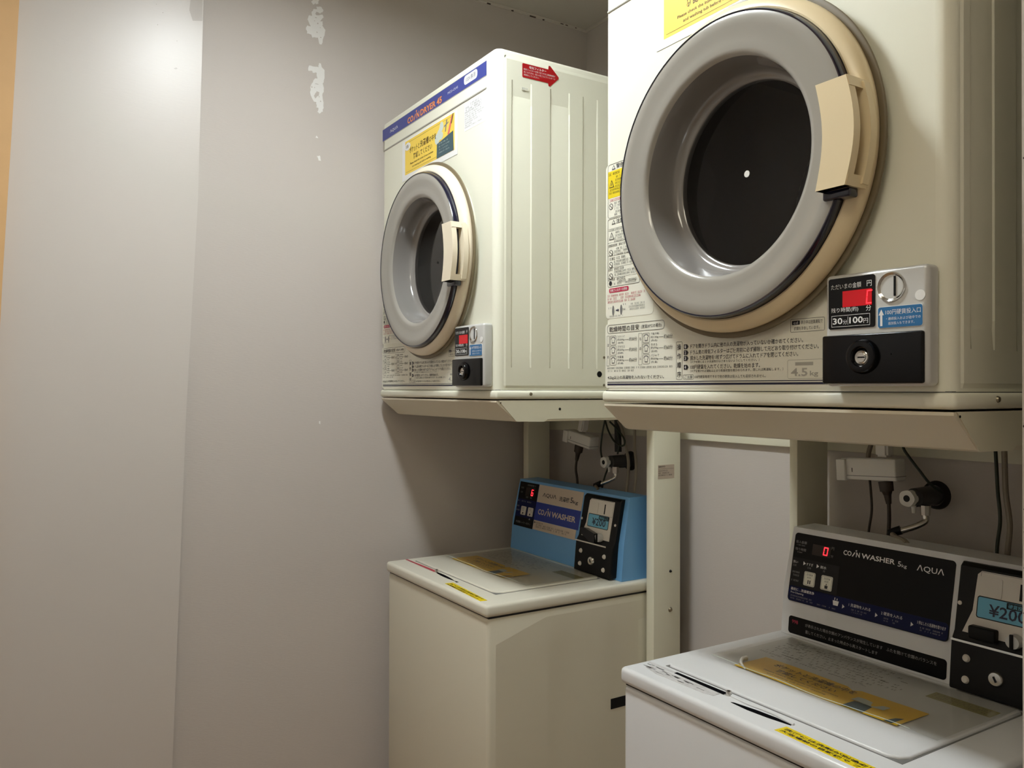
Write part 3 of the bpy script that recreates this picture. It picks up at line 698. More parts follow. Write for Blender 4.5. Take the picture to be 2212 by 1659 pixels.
# ------------------------------------------------------------------ coin washers
LID = H-.48
ZK, YK0, YK1, YK2 = H-.39, .397, .405, .4285      # console front: foot, kink, top edge
def knob_discs(m, fr, pts, r, d0, d1):
    for x, z in pts: m.disc(fr, x, z, r, d1, d0, n=20); 
def scrawl(m, fr, x0, x1, z, h, d, n):
    """illegible worn print"""
    for i in range(n):
        x = random.uniform(x0, x1); zz = random.uniform(z, z+h); L = random.uniform(.004, .022)
        m.rect(fr, x, x+L, zz, zz+random.uniform(.0006, .0016), d, d)
def make_washer(x, label, second):
    r = thing('coin_washer', label, 'washing machine', (x, 0, 0), 'coin washers under the dryers')
    body = w_white if second else w_cream; top = w_white if second else w_top1
    X0, X1, Y0, Y1 = .047, .602, -.005, .505
    m = MB(body).box(X0+.003, X1-.003, Y0+.006, Y1-.004, .02, LID-.030, .010, 3)
    for px in (X0+.05, X1-.05):
        for py in (Y0+.06, Y1-.06): m.use(black_m).cyl((px, py, 0), (px, py, .022), .022)
    c = m.build('cabinet', r)
    # pressed channels on the right side
    m = MB(body); ys = [.012, .160, .166, .178, .229, .240, .320, .338, .350, .36, .48]; ch = [0, 0, 0, 1, 1, 0, 0, 0, 1, 1, 1]
    zs = [.06, .12, .14, LID-.108, LID-.092, LID-.045]; vs = []; fs = []
    for j, z in enumerate(zs):
        for i, y in enumerate(ys):
            h = .0014
            if j in (0, len(zs)-1) or i in (0, len(ys)-1): h = 0
            elif j in (2, 3): h -= .0011*ch[i]
            vs.append((X1-.0031+h, y, z))
    n = len(ys)
    for j in range(len(zs)-1):
        for i in range(n-1): fs.append((j*n+i, j*n+i+1, (j+1)*n+i+1, (j+1)*n+i))
    m.add(vs, fs)
    m.build('side_panel', r, angle=12)
    m = MB(black_m).rect(FS(X1-.003, 0, 0), .352, .400, LID-.303, LID-.278, .0016); m.build('side_handhold', r)
    # top panel
    MB(top).box(X0, X1, Y0, Y1, LID-.0285, LID, .0085, 4).build('top_panel', r)
    MB(rubber).box(X0+.006, X1-.006, Y0+.010, Y1-.01, LID-.0325, LID-.028).build('seal_strip', r)
    # lid, slightly raised with a rounded rim; finger recess at the front
    ft = FT(0, 0, LID)
    m = MB(top); b = bmesh.new()
    pts = [(.098, .066), (.505, .066), (.518, .073), (.5265, .086), (.5265, .366), (.520, .372), (.098, .372), (.092, .366), (.092, .072)]
    lo = [b.verts.new(ft.p(a, c_, .0005)) for a, c_ in pts]; hi = [b.verts.new(ft.p(a, c_, .0045)) for a, c_ in pts]; n = len(pts)
    tf = b.faces.new(hi)
    for i in range(n): b.faces.new((lo[i], lo[(i+1) % n], hi[(i+1) % n], hi[i]))
    bmesh.ops.bevel(b, geom=[e for e in tf.edges], offset=.0028, segments=3, profile=.5, affect='EDGES')
    bmesh.ops.recalc_face_normals(b, faces=b.faces[:]); m.bm(b)
    m.use(ink_grey).prism(ft, [(.0895, .064), (.529, .064), (.529, .3745), (.0895, .3745)], .0001, .0006)
    lid = m.build('lid', r)
    fl = FT(0, 0, LID+.0045)
    m = MB(ink_grey)
    for i in range(9):
        z = .352 - i*.0115; x0 = .125 + random.uniform(0, .01); m.scrib(fl, x0, random.uniform(.30, .40), z, .0055, .0003, .55)
    m.use(ink); scrawl(m, fl, .12, .36, .25, .10, .0004, 26 if second else 14)
    m.build('lid_print', lid, angle=0)
    m = MB(olive).rect(fl, .416, .514, .303, .334, .0003); m.use(ink_brown)
    for i in range(3): m.scrib(fl, .422, .506, .309+.008*i, .004, .0005)
    m.build('olive_sticker', lid, angle=0)
    # handle recess and worn strip along the front edge
    n = 16; lo = []; hi = []
    for i in range(n+1):
        t = i/n; xx = .250 + (.372-.250)*t; bow = math.sin(PI*t)**.7
        lo.append((xx, .050-.0165*t**.7 if second else .050-.006*bow)); hi.append((xx, .0535 - .0105*t + .010*bow*(1 if second else .5)))
    if second: lo, hi = [(.266, .0345), (.300, .0325), (.335, .0355), (.372, .0420)], [(.270, .0375), (.310, .0440), (.345, .0465), (.372, .0440)]
    m = MB(pit_black).prism(ft, lo + hi[::-1], .0001, .0008); m.build('finger_recess', r, angle=0)
    if second: MB(top).tube(smooth_path([ft.p(.250, .0535, .001), ft.p(.285, .0500, .0015), ft.p(.330, .0520, .0015), ft.p(.374, .0465, .001)]), .0022, 8).build('recess_lip', r)
    m = MB(worn if second else red_worn).prism(ft, [(.058, .0500), (.068, .0500), (.240, .0495), (.240, .0580), (.058, .0560)], 0, .0007)
    m.use(pit_black if second else red_worn)
    m.prism(ft, [(.125, .0500), (.238, .0480), (.238, .0585), (.125, .0570)], .0007, .0010)
    if second:
        m.use(worn).prism(ft, [(.075, .030), (.110, .022), (.215, .026), (.232, .032), (.232, .046), (.075, .046)], 0, .0006)
        m.use(ink); scrawl(m, ft, .062, .20, .028, .018, .0009, 26)
    m.build('worn_label', r, angle=0)
    m = MB(chrome).cyl(ft.p(.2435, .054, 0), ft.p(.2435, .054, .007), .0052, .0042); m.use(black_m).disc(FT(0, 0, LID+.007), .2435, .054, .0024, .0003)
    m.build('lid_catch', r)
    # yellow tape with hand written note
    m = MB(tape_y)
    tp = [(.368, .014), (.560, .0045), (.562, .0215), (.372, .0345)] if not second else [(.370, .010), (.556, .0035), (.560, .0240), (.372, .0335)]
    m.prism(ft, tp, 0, .0006); m.use(ink)
    ftt = Frame(ft.p(.374, .0235, 0), (1, -.045, 0), (.045, 1, 0))
    m.text(ftt, '洗濯には洗剤が別途必要です', .002, -.002, .176, .0070, .0009, .02); m.text(ftt, '大浴場前の自販機で フロント', .002, -.0105, .168, .0066, .0009, .02)
    m.build('yellow_tape', r, angle=0)
    # clear film pocket with the notice slipped inside
    u0, u1, v0, v1 = (.113, .524, .150, .366)
    nx, ny = 30, 14; vs = []; fs = []
    def wav(a, b_): return .0034 + .0024*math.exp(-(b_/.30)**2)*(1.0+math.sin(a*17+1)*.35) + .0005*math.sin(a*23+b_*9)
    for j in range(ny+1):
        for i in range(nx+1):
            a, b_ = i/nx, j/ny; vs.append(fl.p(u0+(u1-u0)*a, v0+(v1-v0)*b_ + .003*math.sin(a*9)*(1-b_), wav(a, b_)))
    for j in range(ny):
        for i in range(nx): fs.append((j*(nx+1)+i, j*(nx+1)+i+1, (j+1)*(nx+1)+i+1, (j+1)*(nx+1)+i))
    m = MB(film).add(vs, fs); pk = m.build('film_pocket', r, angle=80)
    m = MB(film_notice); n0, n1 = (.160, .462) if second else (.135, .415)
    def sheet(xa, xb, ya, yb, d, k=10):
        vs = []; fs = []
        for i in range(k+1):
            a = i/k; xx = xa+(xb-xa)*a; u = (xx-u0)/(u1-u0)
            e = .0008*math.sin(a*8) + .0024 - d; vs += [fl.p(xx, ya, e), fl.p(xx, yb, e-.0008)]
        for i in range(k): fs.append((2*i, 2*i+2, 2*i+3, 2*i+1))
        m.add(vs, fs)
    sheet(n0, n1, .156, .238, .0009); m.use(teal); sheet(n0+.70*(n1-n0), n1-.008, .157, .190, .0005); m.use(tissue); sheet(n0+.68*(n1-n0), n0+.86*(n1-n0), .189, .208, .0003)
    m.use(ink_brown)
    fz = FT(0, 0, LID+.0045)
    L = n1-n0
    m.text(fz, 'ポケットと洗濯槽の中を', n0+.04, .207, L*.52, .0160, .0028, .015); m.text(fz, '確認してください', n0+.06, .188, L*.38, .0140, .0028, .015)
    m.text(fz, 'Please check the inside of your pockets', n0+.045, .177, L*.48, .0055, .0028, .01); m.text(fz, 'and washing tub before washing', n0+.060, .167, L*.38, .0055, .0028, .01)
    m.build('notice_sheet', pk, angle=0)
    m = MB(paper)
    ed = [fl.p(u0 + (u1-u0)*t, v0+.001 + .003*math.sin(t*9), wav(t, 0)+.0004) for t in [i/24*.9 for i in range(25)]]
    m.use(tissue).tube(ed, .0005, 6)
    if second: m.use(paper).tube(smooth_path([fl.p(.150, .198, .003), fl.p(.156, .182, .006), fl.p(.168, .166, .005), fl.p(.186, .156, .002)]), .0045, 8, .0012)
    m.build('film_edge', pk)
    # console
    cm = w_white if second else w_sky
    XA, XB = (.062, .585); YT = .4925; ZT = H-.272
    m = MB(cm); b = bmesh.new()
    prof = [(YK0, LID+.0004), (YK1, ZK), (YK2, ZT), (YT, ZT+.001), (YT, LID+.0004)]
    L_ = [b.verts.new((XA+(.006 if i in (2, 3) else 0), y, z)) for i, (y, z) in enumerate(prof)]; R_ = [b.verts.new((XB-(.006 if i in (2, 3) else 0), y, z)) for i, (y, z) in enumerate(prof)]; n = len(prof)
    for i in range(n): b.faces.new((L_[i], L_[(i+1) % n], R_[(i+1) % n], R_[i]))
    b.faces.new(L_[::-1]); b.faces.new(R_)
    bmesh.ops.bevel(b, geom=[e for e in b.edges if e.calc_face_angle(0) > .5 and min(v.co.z for v in e.verts) > LID+.001 or (abs(e.verts[0].co.x-e.verts[1].co.x) < .01 and e.calc_face_angle(0) > 1.2 and e.verts[0].co.y < YT-.01 and e.verts[1].co.y < YT-.01)], offset=.006, segments=3, profile=.5, affect='EDGES')
    bmesh.ops.recalc_face_normals(b, faces=b.faces[:]); m.bm(b)
    con = m.build('console', r)
    dy, dz = YK2-YK1, ZT-ZK; LL = math.hypot(dy, dz); KZ = LL/dz
    fu = Frame((0, YK1, ZK), (1, 0, 0), (0, dy, dz))          # sloped upper face
    fd = Frame((0, YK0, LID), (1, 0, 0), (0, YK1-YK0, ZK-LID))
    def z(v): return (v+.39)*KZ                                # height rel. to the dryer seam -> along the slope
    def zl(v): return (v+.48)
    if not second:
        m = MB(warm_label).rect(fu, .176, .391, z(-.329), z(-.279), .0006, 0, .001); m.rect(fu, .176, .383, z(-.4075), z(-.381), .0006)
        m.use(w_deep).rect(fu, .175, .391, z(-.3805), z(-.3295), .0008)
        m.use(ink).text(fu, 'ΛQUΛ', .2010, z(-.313), .0680, .0130, .0009, .01); m.text(fu, '洗濯機', .2840, z(-.3145), .0480, .0135, .0009, .012); m.text(fu, '5', .3370, z(-.3135), .0110, .0155, .0009, .01); m.text(fu, 'kg', .3500, z(-.3165), .0230, .0120, .0009, .01)
        m.use(warm_label).logo(fu, 'WASHER', .1910, .3740, z(-.363), .0160, .34, .0010, .03)
        m.use(ink)
        for i in range(3): m.scrib(fu, .190 - (.01 if i == 0 else 0), .225 if i == 0 else .365-.01*i, z(-.389)-.0060*i, .0042, .0009, .8)
        m.prism(fu, [(.178, z(-.389)), (.184, z(-.389)), (.181, z(-.383))], .0009, .0009)
        m.build('brand_panel', con, angle=0)
        m = MB(panel_black).rect(fu, .0735, .1745, z(-.4085), z(-.279), .0009)
        m.use(panel_navy).rect(fu, .0738, .1742, z(-.3815), z(-.3290), .0011, .0009)
        m.use(ink_dim); m.scrib(fu, .115, .158, z(-.2885), .0042, .0012); m.scrib(fu, .083, .098, z(-.2985), .0042, .0012); m.scrib(fu, .084, .096, z(-.3115), .0042, .0012); m.scrib(fu, .104, .150, z(-.3240), .0042, .0012)
        for xx, s in ((.076, '洗い'), (.098, '▶すすぎ'), (.128, '▶脱水')): m.text(fu, s, xx, z(-.3375), .012 if len(s) < 3 else .022, .0045, .0012)
        m.scrib(fu, .076, .092, z(-.3530), .0040, .0012, .7); m.scrib(fu, .076, .098, z(-.3650), .0040, .0012, .7)
        m.text(fu, '洗濯槽シャワーボタン', .0830, z(-.4000), .0790, .0068, .0012); m.prism(fu, [(.1490, z(-.385)), (.1580, z(-.385)), (.1535, z(-.3795))], .0012, .0012)
        m.build('control_panel', con, angle=0)
        m = MB(led_off).rect(fu, .110, .1600, z(-.3190), z(-.2920), .0012); m.use(led_red).seg7(fu, .1400, z(-.3160), .0110, .0190, '6', .0014, .0026); m.build('led_display', con, angle=0)
        for xa, xb in ((.1030, .1290), (.1405, .1665)):
            m = MB(off_white).rect(fu, xa, xb, z(-.3745), z(-.3495), .0030, 0, .003); m.use(ink_grey).frame(fu, xa+.002, xb-.002, z(-.3725), z(-.3515), .0007, .0032, r=.002)
            m.use(ink)
            for i in range(2): m.scrib(fu, xa+.006, xb-.006, z(-.3575)-.0055*i, .0040, .0032, .9)
            m.disc(fu, (xa+xb)/2, z(-.3690), .0030, .0032, .0030); m.build('push_button', con, angle=0)
    else:
        m = MB(panel_black).rect(fu, .0745, .3970, z(-.413), z(-.2825), .0008, 0, .007)
        m.use(panel_grey).rect(fu, .0752, .1820, z(-.385), z(-.330), .0010, .0008)
        m.use(panel_navy).rect(fu, .0758, .3955, z(-.4120), z(-.3835), .0010, .0008, .006)
        m.use(ink_white).logo(fu, 'WASHER', .1860, .2900, z(-.3075), .0092, .33, .0011, .02); m.text(fu, '5', .2955, z(-.3090), .0062, .0092, .0011); m.text(fu, 'kg', .3030, z(-.3110), .0095, .0075, .0011)
        m.text(fu, 'ΛQUΛ', .3310, z(-.3110), .0480, .0118, .0011, .006)
        m.use(ink_dim).text(fu, '投入金額', .0785, z(-.3020), .0250, .0055, .0011); m.scrib(fu, .081, .101, z(-.3065), .0022, .0011); m.text(fu, '残り時間', .0785, z(-.3160), .0250, .0055, .0011); m.scrib(fu, .081, .096, z(-.3200), .0022, .0011)
        m.use(ink_grey).text(fu, '円', .1600, z(-.3030), .0055, .0055, .0011); m.text(fu, '分', .1600, z(-.3175), .0055, .0055, .0011)
        m.use(ink_white)
        for xx, s, ww in ((.0770, '洗い', .012), (.1085, 'すすぎ', .0155), (.1405, '脱水', .0135)): m.text(fu, s, xx, z(-.3410), ww, .0055, .0011)
        for xx in (.1015, .1320): m.prism(fu, [(xx, z(-.3420)), (xx, z(-.3345)), (xx+.0055, z(-.3382))], .0011, .0011)
        m.use(ink_dim)
        for xx, zz, ww in ((.078, -.3465, .010), (.112, -.3465, .008), (.145, -.3465, .008), (.0785, -.3590, .018), (.0785, -.3650, .016), (.0785, -.3750, .019)): m.scrib(fu, xx, xx+ww, z(zz), .0032, .0011, .8)
        m.use(ink_white).text(fu, '最初に…洗濯槽洗浄', .0800, z(-.3925), .0540, .0056, .0011, .01); m.text(fu, 'Pre-Cleaning', .0805, z(-.3990), .0300, .0045, .0011)
        m.use(ink_dim); m.scrib(fu, .081, .130, z(-.4040), .0026, .0011); m.scrib(fu, .081, .185, z(-.4085), .0022, .0011, .6)
        m.use(ink_white)
        for xx in (.1970, .2640, .3310): m.prism(fu, [(xx, z(-.4030)), (xx, z(-.3955)), (xx+.0050, z(-.3992))], .0011, .0011)
        m.prism(fu, [(.1775, z(-.4010)), (.1875, z(-.4010)), (.1890, z(-.3925)), (.1760, z(-.3925))], .0011, .0011); m.rect(fu, .1790, .1805, z(-.3915), z(-.3870), .0011, .0011); m.rect(fu, .1840, .1855, z(-.3915), z(-.3880), .0011, .0011)
        for xx, s, ww in ((.2100, '1 洗濯物を入れる', .0440), (.2750, '2 硬貨を入れる', .0400), (.3420, '3 停止したら洗濯物を取り出す', .0500)):
            m.use(ink_white).text(fu, s, xx, z(-.3960), ww, .0060, .0011); m.use(ink_dim).scrib(fu, xx+.006, xx+ww-.005, z(-.4020), .0024, .0011, .7); m.scrib(fu, xx+.006, xx+ww-.008, z(-.4060), .0020, .0011, .5)
        m.build('control_panel', con, angle=0)
        m = MB(led_off).rect(fu, .1180, .1590, z(-.3190), z(-.2985), .0012, .0008); m.use(led_red).seg7(fu, .1425, z(-.3160), .0100, .0160, '0', .0014, .0021); m.build('led_display', con, angle=0)
        for k, (xa, xb) in enumerate(((.1070, .1325), (.1460, .1710))):
            m = MB(label_w).rect(fu, xa, xb, z(-.3785), z(-.3520), .0018, .0008, .003); m.use(ink_grey).frame(fu, xa+.0012, xb-.0012, z(-.3773), z(-.3532), .0006, .0020, r=.0025)
            m.use(ink).scrib(fu, xa+.006, xb-.006, z(-.3590), .0032, .0020, 1); m.scrib(fu, xa+.008, xb-.008, z(-.3640), .0026, .0020, 1)
            xm = (xa+xb)/2
            if k == 0: m.rect(fu, xm-.0032, xm-.0010, z(-.3745), z(-.3675), .0020, .0018); m.rect(fu, xm+.0010, xm+.0032, z(-.3745), z(-.3675), .0020, .0018)
            else: m.prism(fu, [(xm-.003, z(-.3755)), (xm+.003, z(-.3755)), (xm+.0036, z(-.3700)), (xm-.0036, z(-.3700))], .0020, .0020); m.rect(fu, xm-.0008, xm+.0008, z(-.3695), z(-.3665), .0020, .0020)
            m.build('push_button', con, angle=0)
        m = MB(panel_black).rect(fd, .0790, .3955, zl(-.4755), zl(-.4420), .0008, 0, .006)
        m.use(crimson).text(fd, '998', .0870, zl(-.4555), .0140, .0070, .0010)
        m.use(ink_dim).text(fd, 'が表示された場合衣類のアンバランスが発生しています　ふたを開けて衣類のバランスを', .1180, zl(-.4560), .2610, .0064, .0010); m.text(fd, '直してください。止まった時点から再スタートします', .1190, zl(-.4680), .1530, .0064, .0010)
        m.build('warning_strip', con, angle=0)
    # coin mechanism: black housing, light inset plate, price tag, lock
    xo = 0.0 if not second else 0.0
    m = MB(black_m); b = bmesh.new()
    yA, yB = (-.476+H, H-.281)
    prof = [(YK0-.020, LID+.004), (YK1-.021, ZK-.010), (YK1-.012, ZK+.004), (YK2-.0165, H-.284), (YK2-.010, H-.2785), (YK2+.003, H-.279), (YK0+.004, LID+.004)]
    L_ = [b.verts.new((.4105, y, zz)) for y, zz in prof]; R_ = [b.verts.new((.5640, y, zz)) for y, zz in prof]; n = len(prof)
    for i in range(n): b.faces.new((L_[i], L_[(i+1) % n], R_[(i+1) % n], R_[i]))
    b.faces.new(L_[::-1]); b.faces.new(R_)
    bmesh.ops.recalc_face_normals(b, faces=b.faces[:])
    bmesh.ops.bevel(b, geom=[e for e in b.edges if abs(e.verts[0].co.x-e.verts[1].co.x) < .01 and e.verts[0].co.y < .425 and e.verts[1].co.y < .425], offset=.004, segments=3, profile=.5, affect='EDGES')
    m.bm(b); mech = m.build('coin_mechanism', con)
    fa = Frame((0, YK1-.012, ZK+.004), (1, 0, 0), (0, YK2-.0165-(YK1-.012), (H-.284)-(ZK+.004)))
    fb = Frame((0, YK0-.020, LID+.004), (1, 0, 0), (0, YK1-.021-(YK0-.020), (ZK-.010)-(LID+.004)))
    za = lambda v: (v+.386)*1.015
    zb = lambda v: (v+.476)
    m = MB(off_white).prism(fa, [(.425, za(-.386)), (.541, za(-.386)), (.5425, za(-.287)), (.447, za(-.287)), (.441, za(-.293)), (.438, za(-.350))], 0, .0012)
    m.use(ink_grey).frame(fa, .4460, .5410, za(-.3260), za(-.2880), .0006, .0014, r=.002)
    m.use(off_white).rect(fa, .4430, .4800, za(-.3250), za(-.2950), .0022, .0012, .003); m.rect(fa, .4840, .5390, za(-.3250), za(-.2950), .0022, .0012, .003)
    m.use(black_m).rect(fa, .5065, .5105, za(-.3215), za(-.2965), .0026, .0022)
    m.build('slot_plate', mech, angle=0)
    m = MB(black_m).rect(fa, .4440, .5305, za(-.3595), za(-.3255), .0016, .0012, .004)
    m.use(cyan_tag).rect(fa, .4455, .5290, za(-.3580), za(-.3270), .0018, .0016, .003)
    m.use(ink_navy).text(fa, '¥200', .4630, za(-.3535), .0560, .0185, .0021, .012)
    m.use(panel_grey).rect(fa, .4890, .5290, za(-.3370), za(-.3275), .0021, .0018); m.use(cyan_tag).text(fa, '硬貨投入口', .4915, za(-.3355), .0340, .0065, .0023, .006)
    m.build('price_tag', mech, angle=0)
    # tray lip, return flap and turn knob
    m = MB(chrome).prism(Frame((0, YK1-.0225, ZK-.0105), (1, 0, 0), (0, .0, 1)), [(.412, .0), (.542, .0), (.542, .0035), (.412, .0035)], -.010, .0012)
    m.build('coin_shelf', mech)
    if second: MB(black_m).box(.4395, .4810, YK1-.0245, YK1-.010, H-.391, H-.3705, .003).build('return_flap', mech)
    else:
        m = MB(black_gloss); m.prism(fa, [(.4320, za(-.3660)), (.4520, za(-.3640)), (.4960, za(-.3740)), (.5020, za(-.3960)), (.4840, za(-.3980)), (.4400, za(-.3800))], .001, .016); m.build('return_flap', mech)
    m = MB(silver); m.cyl((.5065, YK1-.012, H-.3810), (.5065, YK1-.024, H-.3810), .0115, .0100, 20); m.use(black_m).box(.5035, .5085, YK1-.0270, YK1-.0230, H-.3915, H-.3690, .001); m.build('turn_knob', mech)
    for xx, zz in ((.437, -.4240), (.437, -.4575), (.535, -.4240), (.535, -.4575)):
        p = fb.p(xx, zb(zz)); mm = MB(off_white); mm.tube([p, p+fb.n*.0022, p+fb.n*.0034], .0062, 18, .0042); mm.build('rivet', mech)
    p = fb.p(.4835, zb(-.4430)); mm = MB(chrome); mm.tube([p, p+fb.n*.003, p+fb.n*.0042], .0118, 26, .0095)
    mm.use(black_m).prism(fb, [(.4800, zb(-.4400)), (.4825, zb(-.4385)), (.4870, zb(-.4465)), (.4845, zb(-.4480))], .0040, .0050); mm.build('key_lock', mech)
    for xx, zz in ((.4165, -.343), (.5560, -.343)):
        p = fa.p(xx, za(zz)); mm = MB(off_white); mm.tube([p, p+fa.n*.0012], .0034, 12); mm.build('screw', mech)
    return r
make_washer(0.0, 'cream coin washer with a sky blue console under the far dryer', False)
make_washer(1.015, 'white coin washer with black control panel, front right of the photo', True)

# ------------------------------------------------------------------ taps on the back wall
def make_tap(x, z, label):
    r = thing('water_tap', label, 'tap', (x, YL, z), 'washer taps on the back wall')
    m = MB(rubber); m.lathe([(.0275, 0), (.0265, -.006), (.0215, -.012), (.0200, -.012)], 0, 0, 36); m.build('wall_flange', r)
    m = MB(valve_grey); m.lathe([(.0180, -.008), (.0185, -.030), (.0175, -.075), (.0150, -.078), (.0148, -.088)], 0, 0, 32); m.build('valve_body', r)
    m = MB(white_p)
    pr = []
    for i in range(48):
        t = 2*PI*i/48; k = .0150 + .0005*math.cos(5*t); pr.append((k*math.cos(t), k*math.sin(t)))
    m.prism(FF(0, -.086, 0), pr, 0, .013); m.use(black_m).disc(FF(0, -.099, 0), 0, 0, .0062, .0006); m.build('hand_wheel', r)
    m = MB(white_p).cyl((.002, -.080, -.014), (.002, -.080, -.028), .0045, .0032); m.build('lug', r)
    m = MB(chrome); m.cyl((.020, -.072, -.012), (.020, -.072, -.030), .0095, .0085, 8)
    m.tube(smooth_path([(.020, -.072, -.030), (.0215, -.074, -.040), (.014, -.082, -.048), (-.004, -.094, -.058), (-.018, -.100, -.064)]), .0058, 12); m.build('spout', r)
    m = MB(black_m); m.cyl((-.012, -.098, -.060), (-.030, -.106, -.068), .0085, .0075, 14); m.build('coupling', r)
    m = MB(cord_grey); m.tube(smooth_path([(-.026, -.105, -.067), (-.012, -.114, -.0725), (.010, -.126, -.0735), (.030, -.146, -.075)]), .0055, 10); m.build('hose', r)
    return r
make_tap(1.277, H-.199, 'grey and white tap above the white washer, right of the power strip')
make_tap(.382, H-.201, 'dark tap behind the blue console among tangled cords')

# ------------------------------------------------------------------ power strips, plugs, cords
def make_strip(x, y, z, rot, size, label):
    r = thing('power_strip', label, 'power strip', (x, y, z), 'white power strips under the dryers'); r.rotation_euler = (0, rot, 0)
    L, h, d = size
    MB(white_p).box(-L/2, L/2, -d/2, d/2, -h/2, h/2, .003).build('housing', r)
    m = MB(white_p).box(-L/2-.006, -L/2+.014, -d/2-.006, -d/2+.010, -h/2-.002, h/2-.002, .002); m.build('end_cap', r)
    m = MB(ink_grey).box(-L/2+.004, L/2+.0004, -d/2-.0004, d/2, -h/2+.0075, -h/2+.0085); m.use(black_m).box(-L/2+.026, -L/2+.0272, -d/2-.0005, -d/2+.001, -.006, .002); m.build('seam', r)
    return r
make_strip(1.194, .520, H-.152, -.055, (.118, .042, .034), 'white power strip hanging left of the tap over the white washer')
make_strip(.2575, .520, H-.1435, .155, (.118, .036, .034), 'tilted white power strip behind the blue console')
def plug(name, pts_plug, pts_cord, label, m_, group):
    r = thing(name, label, 'plug', pts_plug[0], group); o = Vector(pts_plug[0])
    a = [Vector(p)-o for p in pts_plug]
    mm = MB(m_); mm.tube([a[0], a[0]+(a[1]-a[0])*.45], .0135, 14, .0125); mm.tube([a[0]+(a[1]-a[0])*.4, a[0]+(a[1]-a[0])*.62], .011, 14, .0068); mm.tube([a[0]+(a[1]-a[0])*.6, a[1]], .0070, 12, .0048); mm.build('plug_body', r)
    mm = MB(m_); mm.tube([p-o for p in smooth_path(pts_cord)], .0036, 10); mm.build('cord', r)
plug('power_plug', [(1.222, .520, H-.173), (1.229, .520, H-.216)], [(1.229, .520, H-.214), (1.231, .518, H-.245), (1.231, .515, H-.285), (1.231, .512, H-.36)], 'dark brown plug and cord below the power strip by the white tap', cord_brown, 'brown plugs in the power strips')
plug('power_plug', [(.245, .520, H-.161), (.232, .520, H-.208)], [(.232, .520, H-.206), (.228, .520, H-.235), (.240, .517, H-.272), (.250, .512, H-.36)], 'dark brown plug and cord below the tilted strip behind the blue console', cord_brown, 'brown plugs in the power strips')
def adapter(x0, x1, x2, x3, z0, z1, y, label):
    r = thing('plug_adapter', label, 'plug', (x0, y, z0), 'white plugs on top of the power strips')
    m = MB(white_p); b = bmesh.new(); n = 10; q = []
    for yy in (-.012, .012): q.append([b.verts.new((a-x0, yy, c-z0)) for a, c in ((x0, z0), (x1, z0), (x3, z1), (x2, z1))])
    b.faces.new(q[0]); b.faces.new(q[1][::-1])
    for i in range(4): b.faces.new((q[0][i], q[1][i], q[1][(i+1) % 4], q[0][(i+1) % 4]))
    bmesh.ops.recalc_face_normals(b, faces=b.faces[:]); bmesh.ops.bevel(b, geom=b.edges[:], offset=.004, segments=2, affect='EDGES'); m.bm(b); m.build('plug_body', r)
    m = MB(white_p); m.tube(smooth_path([((x2+x3)/2-x0, 0, z1-z0-.004), ((x2+x3)/2-x0+.004, .004, z1-z0+.03)]), .004, 10); m.build('cord', r)
adapter(1.207, 1.233, 1.206, 1.232, H-.1265, H-.082, .520, 'white plug standing upright in the power strip by the white tap')
adapter(.247, .272, .258, .282, H-.122, H-.085, .520, 'white plug leaning in the tilted strip behind the blue console')
def cable(name, pts, r_, m_, label, cat, group=None):
    o = Vector(pts[0]); mm = MB(m_); mm.tube([p-o for p in smooth_path(pts)], r_, 9); ob = mm.build(name, loc=o); tag(ob, label, cat, group or {'earth_wire': 'dark wires behind the washers', 'drain_hose': 'grey hoses behind the washers', 'extension_cable': 'cords of the power strips'}.get(name))
K = H
cable('earth_wire', [(1.425, .52, K-.085), (1.427, .52, K-.11), (1.430, .52, K-.169), (1.434, .52, K-.218), (1.430, .518, K-.265), (1.430, .512, K-.34)], .0030, cord_green, 'dark cable hanging down at the right edge above the coin mechanism', 'cable')
cable('drain_hose', [(1.438, .525, K-.085), (1.439, .525, K-.13), (1.441, .525, K-.175), (1.448, .523, K-.225), (1.447, .518, K-.27), (1.447, .512, K-.34)], .0046, cord_grey, 'grey hose hanging beside the dark cable at the right edge', 'hose')
cable('earth_wire', [(1.250, .525, K-.085), (1.256, .525, K-.108), (1.266, .527, K-.124), (1.281, .535, K-.148), (1.2955, .545, K-.172), (1.302, .575, K-.190)], .0026, cord_green, 'thin dark wire running down to the white tap flange', 'cable')
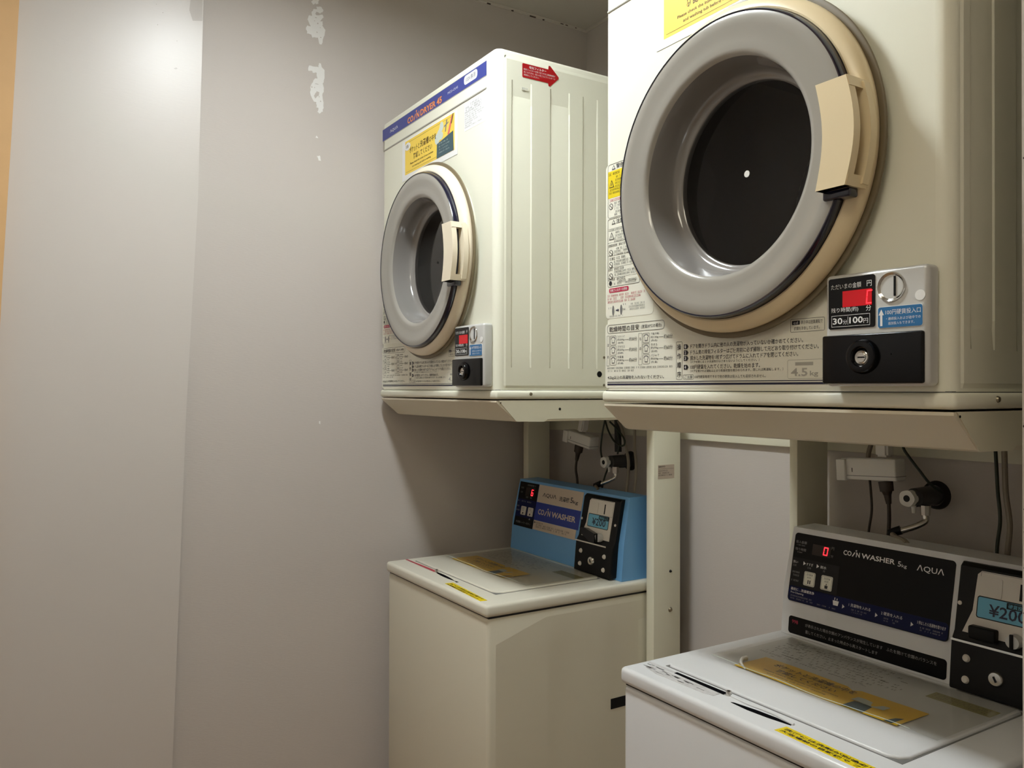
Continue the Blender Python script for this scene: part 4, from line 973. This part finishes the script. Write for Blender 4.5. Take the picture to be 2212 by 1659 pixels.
cable('extension_cable', [(1.184, .54, K-.085), (1.178, .54, K-.105), (1.172, .54, K-.130), (1.174, .54, K-.175)], .0046, cord_grey, 'grey cord bent behind the power strip by the white tap', 'cable')
cable('extension_cable', [(1.180, .53, K-.160), (1.184, .53, K-.195), (1.186, .53, K-.235), (1.183, .525, K-.275), (1.183, .512, K-.34)], .0024, cord_brown, 'thin brown cord below the left end of the power strip by the white tap', 'cable')
cable('drain_hose', [(.410, .53, K-.085), (.425, .53, K-.105), (.441, .53, K-.150), (.454, .53, K-.195), (.457, .525, K-.240), (.457, .518, K-.285), (.457, .51, K-.36)], .0042, cord_grey, 'grey hose hanging in front of the tap behind the blue console', 'hose')
cable('drain_hose', [(.478, .53, K-.085), (.479, .53, K-.110), (.480, .53, K-.155), (.486, .53, K-.195), (.490, .525, K-.240), (.490, .518, K-.285), (.490, .51, K-.36)], .0042, cord_grey, 'grey hose hanging right of the tap behind the blue console', 'hose')
cable('earth_wire', [(.352, .53, K-.085), (.341, .53, K-.120), (.333, .53, K-.165), (.338, .53, K-.190), (.352, .528, K-.205)], .0026, cord_green, 'dark wire curving left of the tap behind the blue console', 'cable')
cable('earth_wire', [(.372, .515, K-.085), (.385, .515, K-.112), (.410, .515, K-.140), (.440, .515, K-.152), (.456, .515, K-.146), (.452, .515, K-.130), (.425, .515, K-.108), (.390, .517, K-.088)], .0026, cord_green, 'dark wire looped above the tap behind the blue console', 'cable')
cable('earth_wire', [(.395, .535, K-.085), (.402, .535, K-.120), (.408, .535, K-.150), (.402, .535, K-.178)], .0026, cord_green, 'dark wire dropping straight onto the tap behind the blue console', 'cable')
cable('cable_sleeve', [(.366, .565, K-.085), (.367, .565, K-.13), (.368, .565, K-.175)], .0100, rubber, 'thick black cable sleeve above the tap behind the blue console', 'cable')
cable('earth_wire', [(.360, .535, K-.220), (.352, .530, K-.245), (.350, .522, K-.275), (.350, .512, K-.34)], .0026, cord_green, 'dark wire below the tap running behind the blue console', 'cable')
